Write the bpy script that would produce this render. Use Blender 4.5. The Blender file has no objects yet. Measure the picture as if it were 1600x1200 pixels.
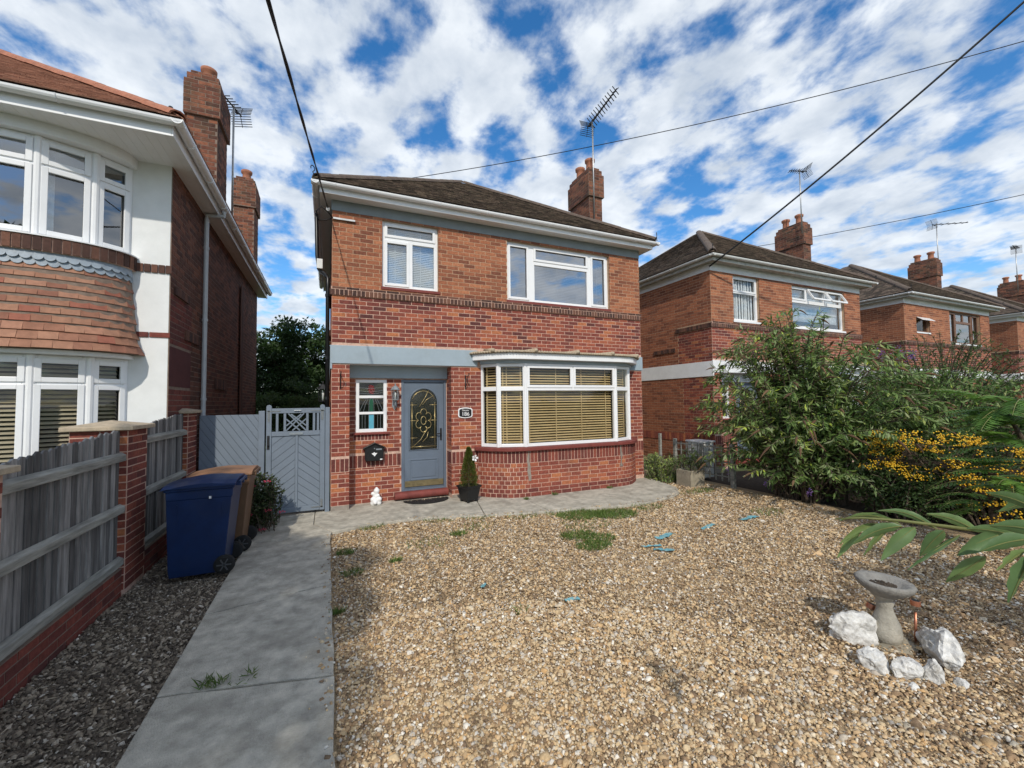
import bpy, math, random
import numpy as np
from mathutils import Matrix, Vector
R = random.Random(7)
NR = np.random.default_rng(11)
rad = math.radians
scene = bpy.context.scene
col = scene.collection

# ------------------------------------------------------------------ camera
def cam_axes(yaw, pitch, roll):
    y, p, r = rad(yaw), rad(pitch), rad(roll)
    f = Vector((math.sin(y) * math.cos(p), math.cos(y) * math.cos(p), math.sin(p)))
    rt = Vector((math.cos(y), -math.sin(y), 0)); up = rt.cross(f)
    return rt * math.cos(r) + up * math.sin(r), -rt * math.sin(r) + up * math.cos(r), f
CAM_H = 1.8
cr, cu, cf = cam_axes(23.766, 2.417, -0.701)
cam_d = bpy.data.cameras.new('camera'); cam_d.sensor_width = 36.0
cam_d.lens = 653.2 / 1600 * 36; cam_d.clip_start = 0.05; cam_d.clip_end = 3000
cam = bpy.data.objects.new('camera', cam_d); col.objects.link(cam)
m = Matrix.Identity(4)
for i in range(3):
    m[i][0], m[i][1], m[i][2] = cr[i], cu[i], -cf[i]
m[0][3], m[1][3], m[2][3] = 0, 0, CAM_H
cam.matrix_world = m
scene.camera = cam
CAMV = np.array([0, 0, CAM_H])

# ------------------------------------------------------------------ sky, sun, exposure
SUN_EL, SUN_AZ = 40.0, 20.0          # sun stands behind the viewer, 20 degrees to the left
w = bpy.data.worlds.new('World'); scene.world = w; w.use_nodes = True
nt = w.node_tree; nt.nodes.clear()
def N(t, tree=None, **kw):
    n = (tree or nt).nodes.new(t)
    for k, v in kw.items(): setattr(n, k, v)
    return n
def L(a, b, tree=None): (tree or nt).links.new(a, b)
def math_node(op, a, b=None, tree=None, clamp=False):
    n = N('ShaderNodeMath', tree, operation=op); n.use_clamp = clamp
    for i, x in enumerate((a, b)):
        if x is None: continue
        if isinstance(x, (int, float)): n.inputs[i].default_value = x
        else: L(x, n.inputs[i], tree)
    return n.outputs[0]
sky = N('ShaderNodeTexSky'); sky.sky_type = 'NISHITA'; sky.sun_disc = False
sky.sun_elevation = rad(SUN_EL); sky.sun_rotation = rad(180 + SUN_AZ)
sky.air_density = 1.0; sky.dust_density = 0.3; sky.ozone_density = 3.0
tc = N('ShaderNodeTexCoord'); sep = N('ShaderNodeSeparateXYZ'); L(tc.outputs['Generated'], sep.inputs[0])
zz = math_node('ADD', math_node('MAXIMUM', sep.outputs[2], 0.0), 0.20)
cmb = N('ShaderNodeCombineXYZ')
L(math_node('DIVIDE', sep.outputs[0], zz), cmb.inputs[0]); L(math_node('DIVIDE', sep.outputs[1], zz), cmb.inputs[1])
def cloud_noise(scale, detail, rough, loc, rot, sy, dist=0.0):
    mp = N('ShaderNodeMapping'); L(cmb.outputs[0], mp.inputs[0])
    mp.inputs['Location'].default_value = loc; mp.inputs['Rotation'].default_value = (0, 0, rad(rot)); mp.inputs['Scale'].default_value = (1, sy, 1)
    nz = N('ShaderNodeTexNoise'); L(mp.outputs[0], nz.inputs['Vector'])
    nz.inputs['Scale'].default_value = scale; nz.inputs['Detail'].default_value = detail
    nz.inputs['Roughness'].default_value = rough; nz.inputs['Distortion'].default_value = dist
    return nz.outputs[0]
n_big = cloud_noise(2.2, 3, .5, (5.5, 3.1, 0), 20, .8)
n_mid = cloud_noise(7.6, 9, .55, (3.1, 5.2, 2), 0, .85, .1)
dens = math_node('ADD', math_node('MULTIPLY', n_big, .38), math_node('MULTIPLY', n_mid, .90))
mr = N('ShaderNodeMapRange'); mr.interpolation_type = 'SMOOTHSTEP'; L(dens, mr.inputs[0])
mr.inputs[1].default_value = .49; mr.inputs[2].default_value = .70
mask = math_node('MULTIPLY', mr.outputs[0], .94)
n_sh = cloud_noise(6.6, 6, .54, (3.13, 5.12, 2), 0, .85, .1)
sh = N('ShaderNodeMapRange'); L(n_sh, sh.inputs[0]); sh.inputs[1].default_value = .36; sh.inputs[2].default_value = .68
ccol = N('ShaderNodeMixRGB'); L(sh.outputs[0], ccol.inputs[0])
ccol.inputs[1].default_value = (5.7, 6.0, 6.3, 1); ccol.inputs[2].default_value = (3.5, 3.95, 4.55, 1)
hsv = N('ShaderNodeHueSaturation'); hsv.inputs['Saturation'].default_value = 1.3; hsv.inputs['Value'].default_value = 1.1; L(sky.outputs[0], hsv.inputs['Color'])
smix = N('ShaderNodeMixRGB'); L(mask, smix.inputs[0]); L(hsv.outputs[0], smix.inputs[1]); L(ccol.outputs[0], smix.inputs[2])
bg = N('ShaderNodeBackground'); L(smix.outputs[0], bg.inputs[0]); bg.inputs[1].default_value = 0.13
wo = N('ShaderNodeOutputWorld'); L(bg.outputs[0], wo.inputs[0])
sd = bpy.data.lights.new('sun', 'SUN'); sd.energy = 2.4; sd.angle = rad(1.0); sd.color = (1.0, .93, .82)
sun = bpy.data.objects.new('sun', sd); col.objects.link(sun)
to_sun = Vector((-math.sin(rad(SUN_AZ)) * math.cos(rad(SUN_EL)), -math.cos(rad(SUN_AZ)) * math.cos(rad(SUN_EL)), math.sin(rad(SUN_EL))))
sun.rotation_euler = to_sun.to_track_quat('Z', 'Y').to_euler(); sun.location = (-3, -6, 9)
vs = scene.view_settings
vs.view_transform = 'Standard'; vs.look = 'None'; vs.gamma = 1.0; vs.exposure = 0.36; vs.use_curve_mapping = False
scene.render.engine = 'CYCLES'
scene.cycles.max_bounces = 5; scene.cycles.transparent_max_bounces = 12
scene.cycles.use_adaptive_sampling = True

# ------------------------------------------------------------------ materials
MATS = {}
def M(name, c=(.5, .5, .5), rough=.6, var=.12, scale=6.0, bump=0.0, bscale=80.0, metal=0.0, ramp=None, spec=.4,
      stain=None, stain_scale=1.5, stain_amt=.5, stain_lo=.5, const=False, trans=0.0, detail=6, stretch=None):
    """Procedural surface: base colour or a ramp over the per-piece value 'c', broken up by noise, with fine relief."""
    if name in MATS: return MATS[name]
    mt = bpy.data.materials.new(name); mt.use_nodes = True; t = mt.node_tree
    b = t.nodes['Principled BSDF']
    geo = N('ShaderNodeNewGeometry', t)
    if ramp:
        at = N('ShaderNodeAttribute', t); at.attribute_name = 'c'
        rp = N('ShaderNodeValToRGB', t); L(at.outputs['Fac'], rp.inputs[0], t)
        if const: rp.color_ramp.interpolation = 'CONSTANT'
        els = rp.color_ramp.elements
        while len(els) < len(ramp): els.new(.5)
        for i, (pos, cc) in enumerate(ramp):
            els[i].position = pos; els[i].color = (*cc, 1)
        base = rp.outputs[0]
    else:
        rg = N('ShaderNodeRGB', t); rg.outputs[0].default_value = (*c, 1); base = rg.outputs[0]
    posn = geo.outputs['Position']
    if stretch:
        vm = N('ShaderNodeVectorMath', t, operation='MULTIPLY'); L(posn, vm.inputs[0], t); vm.inputs[1].default_value = stretch; posn = vm.outputs[0]
    nz = N('ShaderNodeTexNoise', t); L(posn, nz.inputs['Vector'], t)
    nz.inputs['Scale'].default_value = scale; nz.inputs['Detail'].default_value = detail; nz.inputs['Roughness'].default_value = .65
    mrg = N('ShaderNodeMapRange', t); L(nz.outputs[0], mrg.inputs[0], t)
    mrg.inputs[1].default_value = .25; mrg.inputs[2].default_value = .75
    mrg.inputs[3].default_value = 1 - var * 1.6; mrg.inputs[4].default_value = 1 + var * 1.6
    mul = N('ShaderNodeMixRGB', t, blend_type='MULTIPLY'); mul.inputs[0].default_value = 1
    L(base, mul.inputs[1], t); L(mrg.outputs[0], mul.inputs[2], t)
    out = mul.outputs[0]
    if stain:
        n2 = N('ShaderNodeTexNoise', t); L(posn, n2.inputs['Vector'], t)
        n2.inputs['Scale'].default_value = stain_scale; n2.inputs['Detail'].default_value = 8; n2.inputs['Roughness'].default_value = .7
        m2 = N('ShaderNodeMapRange', t); L(n2.outputs[0], m2.inputs[0], t)
        m2.inputs[1].default_value = stain_lo; m2.inputs[2].default_value = stain_lo + .22; m2.inputs[4].default_value = stain_amt
        mx = N('ShaderNodeMixRGB', t); L(m2.outputs[0], mx.inputs[0], t); L(out, mx.inputs[1], t); mx.inputs[2].default_value = (*stain, 1)
        out = mx.outputs[0]
    L(out, b.inputs['Base Color'], t)
    b.inputs['Roughness'].default_value = rough; b.inputs['Metallic'].default_value = metal
    b.inputs['Specular IOR Level'].default_value = spec
    if bump:
        n3 = N('ShaderNodeTexNoise', t); L(posn, n3.inputs['Vector'], t)
        n3.inputs['Scale'].default_value = bscale; n3.inputs['Detail'].default_value = 4
        bp = N('ShaderNodeBump', t); bp.inputs['Strength'].default_value = bump; bp.inputs['Distance'].default_value = .01
        L(n3.outputs[0], bp.inputs['Height'], t); L(bp.outputs[0], b.inputs['Normal'], t)
    if trans:                                     # thin leaves let some light through
        tr = N('ShaderNodeBsdfTranslucent', t); L(out, tr.inputs[0], t)
        ms = N('ShaderNodeMixShader', t); ms.inputs[0].default_value = trans
        L(b.outputs[0], ms.inputs[1], t); L(tr.outputs[0], ms.inputs[2], t)
        L(ms.outputs[0], t.nodes['Material Output'].inputs[0], t)
    MATS[name] = mt
    return mt

M('brick_red', ramp=[(0, (.10, .032, .028)), (.25, (.17, .043, .033)), (.62, (.25, .066, .043)), (.88, (.33, .095, .052)), (1, (.42, .15, .065))], rough=.85, var=.26, scale=28, bump=.6, bscale=140, stain=(.105, .045, .036), stain_scale=1.1, stain_amt=.5, stain_lo=.5)
M('brick_brown', ramp=[(0, (.18, .063, .036)), (.3, (.28, .099, .051)), (.7, (.355, .130, .064)), (1, (.42, .170, .085))], rough=.88, var=.26, scale=30, bump=.6, bscale=140, stain=(.17, .08, .05), stain_scale=1.2, stain_amt=.45, stain_lo=.5)
M('brick_dark', ramp=[(0, (.05, .026, .021)), (.5, (.095, .045, .033)), (1, (.165, .075, .048))], rough=.85, var=.2, scale=28, bump=.5, bscale=140)
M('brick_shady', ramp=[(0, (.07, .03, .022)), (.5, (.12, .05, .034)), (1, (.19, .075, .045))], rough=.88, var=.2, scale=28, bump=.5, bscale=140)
M('brick_old', ramp=[(0, (.065, .03, .022)), (.45, (.145, .054, .034)), (1, (.26, .10, .055))], rough=.92, var=.3, scale=12, bump=.6, bscale=90, stain=(.085, .08, .045), stain_scale=4, stain_amt=.6, stain_lo=.48)
M('mortar_pink', (.58, .385, .30), .95, .2, 16, .5, 200)
M('mortar_buff', (.46, .305, .20), .95, .2, 16, .5, 200)
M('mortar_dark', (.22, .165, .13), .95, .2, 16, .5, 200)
M('plinth', (.27, .235, .20), .95, .2, 9, .5, 90, stain=(.15, .10, .08), stain_scale=4)
M('belt_paint', (.315, .385, .435), .6, .05, 3, .1, 60, stain=(.25, .29, .31), stain_scale=2.2, stain_amt=.5)
M('frieze_paint', (.235, .275, .295), .6, .08, 4, .1, 60)
M('white_paint', (.78, .79, .79), .55, .05, 4, .12, 60, stain=(.55, .55, .52), stain_scale=3, stain_amt=.4, stain_lo=.55)
M('upvc', (.80, .81, .82), .28, .025, 5)
M('upvc_old', (.70, .71, .69), .4, .06, 6, stain=(.42, .41, .37), stain_scale=5, stain_amt=.5, stain_lo=.55)
M('worn_paint', (.50, .50, .46), .7, .2, 14, .3, 40, stain=(.16, .15, .13), stain_scale=7, stain_amt=.8, stain_lo=.5)
M('brown_frame', (.17, .085, .05), .5, .12, 10)
M('render_white', (.74, .755, .75), .85, .04, 5, .35, 260, stain=(.55, .58, .58), stain_scale=1.4, stain_amt=.45, stain_lo=.55)
M('door_paint', (.125, .158, .205), .38, .05, 4)
M('gate_paint', (.165, .20, .245), .6, .08, 6, .2, 50, stain=(.11, .135, .16), stain_scale=3, stain_amt=.5)
M('maroon', (.085, .026, .026), .8, .15, 6, .3, 60)
M('red_paint', (.19, .045, .036), .72, .16, 9, .2, 60, stain=(.10, .032, .028), stain_scale=5)
M('roof_brown', ramp=[(0, (.05, .038, .03)), (.5, (.105, .076, .058)), (1, (.19, .14, .105))], rough=.95, var=.4, scale=11, bump=.8, bscale=60, stain=(.17, .155, .10), stain_scale=6, stain_amt=.6, stain_lo=.5)
M('roof_orange', ramp=[(0, (.25, .125, .085)), (.5, (.33, .17, .115)), (1, (.40, .22, .155))], rough=.9, var=.2, scale=9, bump=.5, bscale=90)
M('tile_hang', ramp=[(0, (.25, .11, .072)), (.3, (.32, .16, .10)), (.85, (.38, .20, .13)), (1, (.30, .11, .072))], rough=.85, var=.15, scale=14, bump=.35, bscale=120)
M('pipe_grey', (.47, .49, .50), .45, .08, 8)
M('lead', (.27, .32, .37), .5, .15, 12, .2, 50)
M('ridge', (.115, .085, .068), .95, .3, 14, .6, 80, stain=(.15, .14, .09), stain_scale=6)
M('terracotta', (.37, .15, .088), .8, .2, 14, .3, 80, stain=(.2, .12, .07), stain_scale=7)
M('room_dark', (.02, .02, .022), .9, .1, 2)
M('black_plastic', (.011, .012, .013), .35, .1, 8)
M('black_iron', (.014, .014, .015), .5, .2, 20)
M('grey_metal', (.23, .245, .25), .42, .15, 20, metal=.6)
M('lantern_grey', (.22, .25, .27), .4, .1, 20)
M('lantern_dark', (.07, .072, .075), .5, .1, 20)
M('alu', (.42, .42, .41), .42, .15, 18, metal=.8)
M('brass', (.72, .56, .26), .32, .1, 20, metal=.75)
M('brass_dull', (.19, .155, .08), .5, .2, 12, metal=.35)
M('blind_yellow', (.54, .395, .20), .5, .1, 5)
M('blind_beige', (.42, .36, .26), .6, .06, 5)
M('blind_white', (.70, .71, .71), .6, .04, 5)
M('net_white', (.66, .68, .70), .8, .2, 9)
M('blue_bin', (.005, .022, .085), .42, .15, 5, .1, 120, stain=(.016, .028, .065), stain_scale=3.5)
M('brown_bin', (.135, .075, .042), .5, .1, 6, .1, 120)
M('brown_lid', (.27, .145, .082), .55, .15, 6, .1, 100, stain=(.17, .10, .06), stain_scale=5)
M('rubber', (.012, .012, .012), .8, .2, 20)
M('timber', ramp=[(0, (.085, .082, .08)), (.5, (.18, .175, .17)), (1, (.30, .29, .28))], rough=.9, var=.42, scale=26, bump=.8, bscale=60, stain=(.055, .052, .05), stain_scale=9, stain_amt=.75, stretch=(1, 1, .09))
M('rail_timber', (.28, .275, .245), .9, .38, 22, .7, 60, stain=(.15, .15, .125), stain_scale=9, stretch=(1, .1, 1))
M('cap_stone', (.44, .36, .26), .92, .15, 18, .5, 160, stain=(.28, .24, .18), stain_scale=5)
M('concrete', (.45, .42, .35), .92, .30, 7, .9, 110, stain=(.26, .24, .195), stain_scale=1.8, stain_amt=.8, stain_lo=.47, detail=14)
M('concrete_old', (.30, .265, .20), .95, .2, 9, .5, 90, stain=(.18, .17, .12), stain_scale=4)
M('stone_bath', (.36, .335, .28), .95, .2, 10, .6, 90, stain=(.20, .19, .16), stain_scale=6)
M('stone_rim', (.235, .225, .205), .95, .25, 14, .7, 70, stain=(.12, .12, .105), stain_scale=7)
M('rock_white', (.60, .59, .56), .95, .25, 22, 1.0, 28, stain=(.15, .13, .10), stain_scale=9, stain_amt=.9, stain_lo=.5)
M('copper', (.48, .20, .12), .35, .15, 18, metal=.7)
M('scrap_blue', (.13, .33, .38), .7, .3, 20, stain=(.32, .29, .21), stain_scale=20, stain_amt=.85, stain_lo=.5)
M('soil', (.055, .042, .030), 1, .4, 14, .8, 60)
M('lawn', (.06, .085, .028), 1, .4, 3, .6, 30)
M('tarmac', (.05, .05, .05), .95, .2, 30, .5, 200)
M('gravel_bed', (.42, .305, .18), 1, .4, 60, 1.0, 160, stain=(.28, .21, .14), stain_scale=1.2, stain_amt=.5)
M('mulch_bed', (.12, .095, .07), 1, .5, 30, 1.0, 90)
M('gravel', ramp=[(0, (.17, .115, .072)), (.16, (.33, .215, .118)), (.34, (.50, .365, .205)), (.52, (.60, .465, .285)), (.66, (.53, .33, .15)), (.78, (.65, .55, .395)), (.9, (.43, .375, .31)), (1, (.80, .75, .65))], rough=.85, var=.18, scale=60)
M('mulch', ramp=[(0, (.065, .05, .038)), (.4, (.15, .12, .088)), (.75, (.26, .21, .15)), (.93, (.38, .32, .245)), (1, (.58, .53, .45))], rough=.95, var=.3, scale=60)
M('straw', ramp=[(0, (.10, .07, .045)), (.6, (.36, .29, .2)), (1, (.55, .48, .38))], rough=.9, var=.2, scale=40)
def leafmat(name, cols, trans=.36, rough=.5): return M(name, ramp=[(i / (len(cols) - 1), c) for i, c in enumerate(cols)], rough=rough, var=.2, scale=9, trans=trans)
leafmat('leaf_buddleia', [(.06, .115, .026), (.125, .215, .052), (.20, .30, .09), (.32, .37, .20), (.48, .58, .09)])
leafmat('leaf_tree', [(.016, .036, .011), (.036, .075, .02), (.066, .12, .03)])
leafmat('leaf_dark', [(.03, .06, .018), (.07, .12, .036), (.14, .20, .065)])
leafmat('leaf_rose', [(.022, .042, .016), (.045, .075, .028), (.085, .12, .045), (.24, .26, .14)])
leafmat('leaf_sumac', [(.06, .135, .03), (.105, .215, .042), (.18, .33, .055)])
leafmat('leaf_branch', [(.075, .145, .055), (.12, .20, .075), (.19, .265, .085)], .22, .42)
leafmat('leaf_box', [(.05, .07, .014), (.10, .13, .022), (.16, .19, .035)])
leafmat('grass', [(.07, .125, .024), (.12, .205, .04), (.21, .27, .075)], .25)
M('berries', ramp=[(0, (.66, .33, .012)), (1, (.82, .58, .05))], rough=.4, var=.1)
M('petal_purple', (.23, .12, .36), .7, .2, 30)
M('petal_pink', (.62, .075, .14), .6, .25, 40)
M('spent_flower', ramp=[(0, (.075, .042, .024)), (1, (.16, .095, .05))], rough=.95, var=.3, scale=50)
M('white_plastic', (.78, .78, .77), .4, .05, 6)
M('bark', (.085, .064, .045), .95, .3, 14, .8, 50)
M('twig_green', (.17, .18, .06), .6, .15, 20)
M('stain_red', (.22, .012, .018), .3, .1); M('stain_green', (.012, .085, .045), .3, .1); M('stain_blue', (.10, .38, .50), .3, .1)
M('emblem_white', (.8, .8, .8), .5, .03)
M('cable', (.012, .012, .013), .6, .1)
def glass(name, refl, tint, rough=0.0, k=1.3):
    mt = bpy.data.materials.new(name); mt.use_nodes = True; t = mt.node_tree; t.nodes.remove(t.nodes['Principled BSDF'])
    fr = N('ShaderNodeFresnel', t); fr.inputs[0].default_value = 1.5
    a = math_node('ADD', math_node('MULTIPLY', fr.outputs[0], k, t), refl, t, True)
    gb_ = N('ShaderNodeNewGeometry', t); a = math_node('MULTIPLY', a, math_node('SUBTRACT', 1.0, gb_.outputs['Backfacing'], t), t)   # a pane reflects once, at its outer face
    tr = N('ShaderNodeBsdfTransparent', t); tr.inputs[0].default_value = (*tint, 1)
    gl = N('ShaderNodeBsdfGlossy', t); gl.inputs['Roughness'].default_value = rough
    ms = N('ShaderNodeMixShader', t); L(a, ms.inputs[0], t); L(tr.outputs[0], ms.inputs[1], t); L(gl.outputs[0], ms.inputs[2], t)
    L(ms.outputs[0], t.nodes['Material Output'].inputs[0], t); MATS[name] = mt
glass('glass', .02, (.95, .96, .955), 0.0, 1.0); glass('glass_mirror', .24, (.88, .91, .92), 0.0, 1.2); glass('glass_blue', .38, (.62, .66, .72), 0.0, 1.2); glass('glass_obscure', .05, (.62, .66, .58), .12); glass('glass_clear', .0, (.93, .94, .93))

# ------------------------------------------------------------------ mesh helpers
class MB:
    """Collects shapes; build() links them as one mesh object."""
    def __init__(s): s.v = []; s.f = []; s.c = []
    def add(s, vs, fs, c=.5):
        o = len(s.v); s.v += [tuple(p) for p in vs]; s.f += [tuple(i + o for i in q) for q in fs]; s.c += [c] * len(vs); return s
    def ob(s, o, ex, ey, ez, c=.5, back=True):
        o, ex, ey, ez = Vector(o), Vector(ex), Vector(ey), Vector(ez)
        vs = [o, o + ex, o + ex + ey, o + ey, o + ez, o + ex + ez, o + ex + ey + ez, o + ey + ez]
        fs = [(0, 3, 2, 1), (4, 5, 6, 7), (0, 1, 5, 4), (1, 2, 6, 5), (3, 0, 4, 7)]
        if back: fs.append((2, 3, 7, 6))
        if ex.cross(ey).dot(ez) < 0: fs = [q[::-1] for q in fs]
        return s.add(vs, fs, c)
    def box(s, x0, x1, y0, y1, z0, z1, c=.5): return s.ob((x0, y0, z0), (x1 - x0, 0, 0), (0, y1 - y0, 0), (0, 0, z1 - z0), c)
    def bar(s, a, b, w, h, up=(0, 0, 1), c=.5):
        a, b = Vector(a), Vector(b); d = (b - a); n = d.cross(Vector(up)).normalized(); u = n.cross(d).normalized()
        return s.ob(a - n * w / 2 - u * h / 2, d, n * w, u * h, c)
    def prism(s, pts, ext, c=.5):
        pts = [Vector(p) for p in pts]; e = Vector(ext); n = len(pts)
        nv = sum(((pts[i]).cross(pts[(i + 1) % n]) for i in range(n)), Vector())
        fs = [tuple(range(n - 1, -1, -1)), tuple(range(n, 2 * n))] + [(i, (i + 1) % n, n + (i + 1) % n, n + i) for i in range(n)]
        if nv.dot(e) < 0: fs = [q[::-1] for q in fs]
        return s.add(pts + [p + e for p in pts], fs, c)
    def tube(s, pts, r, n=8, c=.5, closed=False):
        pts = [Vector(p) for p in pts]; k = len(pts); rr = r if isinstance(r, (list, tuple)) else [r] * k
        vs = []; ref = None
        for i, p in enumerate(pts):
            if closed: d = pts[(i + 1) % k] - pts[i - 1]
            else: d = pts[min(i + 1, k - 1)] - pts[max(i - 1, 0)]
            d.normalize()
            if ref is None: ref = Vector((0, 0, 1)) if abs(d.z) < .9 else Vector((1, 0, 0))
            a = d.cross(ref).normalized(); b = a.cross(d).normalized(); ref = b
            for j in range(n):
                t = 2 * math.pi * j / n; vs.append(p + (a * math.cos(t) + b * math.sin(t)) * rr[i])
        fs = []
        for i in range(k if closed else k - 1):
            i2 = (i + 1) % k
            for j in range(n): fs.append((i * n + j, i2 * n + j, i2 * n + (j + 1) % n, i * n + (j + 1) % n))
        if not closed: fs += [tuple(range(n)), tuple(range(k * n - 1, (k - 1) * n - 1, -1))]
        return s.add(vs, fs, c)
    def lathe(s, prof, ctr, n=24, c=.5, wob=None, cap=True):
        vs = []; cx, cy, cz = ctr
        for i, (r, z) in enumerate(prof):
            for j in range(n):
                t = 2 * math.pi * j / n; q = r * (wob(t, i) if wob else 1)
                vs.append((cx + q * math.cos(t), cy + q * math.sin(t), cz + z))
        fs = [(i * n + j, i * n + (j + 1) % n, (i + 1) * n + (j + 1) % n, (i + 1) * n + j) for i in range(len(prof) - 1) for j in range(n)]
        if cap: fs += [tuple(range(n - 1, -1, -1)), tuple(range((len(prof) - 1) * n, len(prof) * n))]
        return s.add(vs, fs, c)
    def mesh(s, name):
        me = bpy.data.meshes.new(name); me.from_pydata(s.v, [], s.f)
        at = me.attributes.new('c', 'FLOAT', 'POINT'); at.data.foreach_set('value', np.array(s.c, dtype=np.float32)); me.update(); return me
    def build(s, name, mat, parent=None, smooth=False, bev=0.0, **props):
        return link(name, s.mesh(name), mat, parent, smooth, bev, **props)
def link(name, me, mat, parent=None, smooth=False, bev=0.0, **props):
    if mat and not me.materials: me.materials.append(MATS[mat])
    if smooth: me.polygons.foreach_set('use_smooth', [True] * len(me.polygons))
    o = bpy.data.objects.new(name, me); col.objects.link(o)
    if parent:
        o.parent = parent
        if parent.type == 'EMPTY': o.matrix_parent_inverse = Matrix.Translation(-parent.location)
    if bev:
        md = o.modifiers.new('bevel', 'BEVEL'); md.width = bev; md.segments = 2; md.limit_method = 'ANGLE'; md.angle_limit = rad(40)
    for k, v in props.items(): o[k] = v
    return o
def np_mesh(name, V, F, C):
    me = bpy.data.meshes.new(name); V = np.asarray(V, np.float32); F = np.asarray(F, np.int32); k = F.shape[1]
    me.vertices.add(len(V)); me.vertices.foreach_set('co', V.ravel())
    me.loops.add(F.size); me.loops.foreach_set('vertex_index', F.ravel())
    me.polygons.add(len(F)); me.polygons.foreach_set('loop_start', np.arange(0, F.size, k, dtype=np.int32))
    try: me.polygons.foreach_set('loop_total', np.full(len(F), k, np.int32))
    except Exception: pass
    at = me.attributes.new('c', 'FLOAT', 'POINT'); at.data.foreach_set('value', np.asarray(C, np.float32))
    me.update(calc_edges=True); me.validate(); return me
def thing(name, label, cat, loc=(0, 0, 0), group=None):
    o = bpy.data.objects.new(name, None); col.objects.link(o); o.location = loc; o.empty_display_size = .2
    o['label'] = label; o['category'] = cat
    if group: o['group'] = group
    return o
def tag(o, label, cat, group=None):
    o['label'] = label; o['category'] = cat
    if group: o['group'] = group
    return o
class FR:
    """A wall plane: u along it, d inward from its face, z up. Outward normal is (sin t, -cos t)."""
    def __init__(s, x, y, deg): s.x, s.y, s.t = x, y, rad(deg); s.cx, s.sx = math.cos(s.t), math.sin(s.t)
    def p(s, u, d, z): return Vector((s.x + u * s.cx - d * s.sx, s.y + u * s.sx + d * s.cx, z))
    def box(s, mb, u0, u1, d0, d1, z0, z1, c=.5):
        return mb.ob(s.p(u0, d0, z0), s.p(u1, d0, z0) - s.p(u0, d0, z0), s.p(u0, d1, z0) - s.p(u0, d0, z0), Vector((0, 0, z1 - z0)), c)
def slab(mb, fr, u0, u1, z0, z1, d0, d1, holes=(), c=.5):
    """A flat panel with rectangular openings, cut into strips."""
    us = sorted({u0, u1, *[x for h in holes for x in h[:2] if u0 < x < u1]})
    for a, b in zip(us, us[1:]):
        segs = [(z0, z1)]
        for h in holes:
            if h[0] < b - 1e-6 and h[1] > a + 1e-6:
                ns = []
                for s0, s1 in segs:
                    if h[3] <= s0 or h[2] >= s1: ns.append((s0, s1)); continue
                    if h[2] > s0: ns.append((s0, h[2]))
                    if h[3] < s1: ns.append((h[3], s1))
                segs = ns
        for s0, s1 in segs: fr.box(mb, a, b, d0, d1, s0, s1, c)
    return mb
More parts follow.
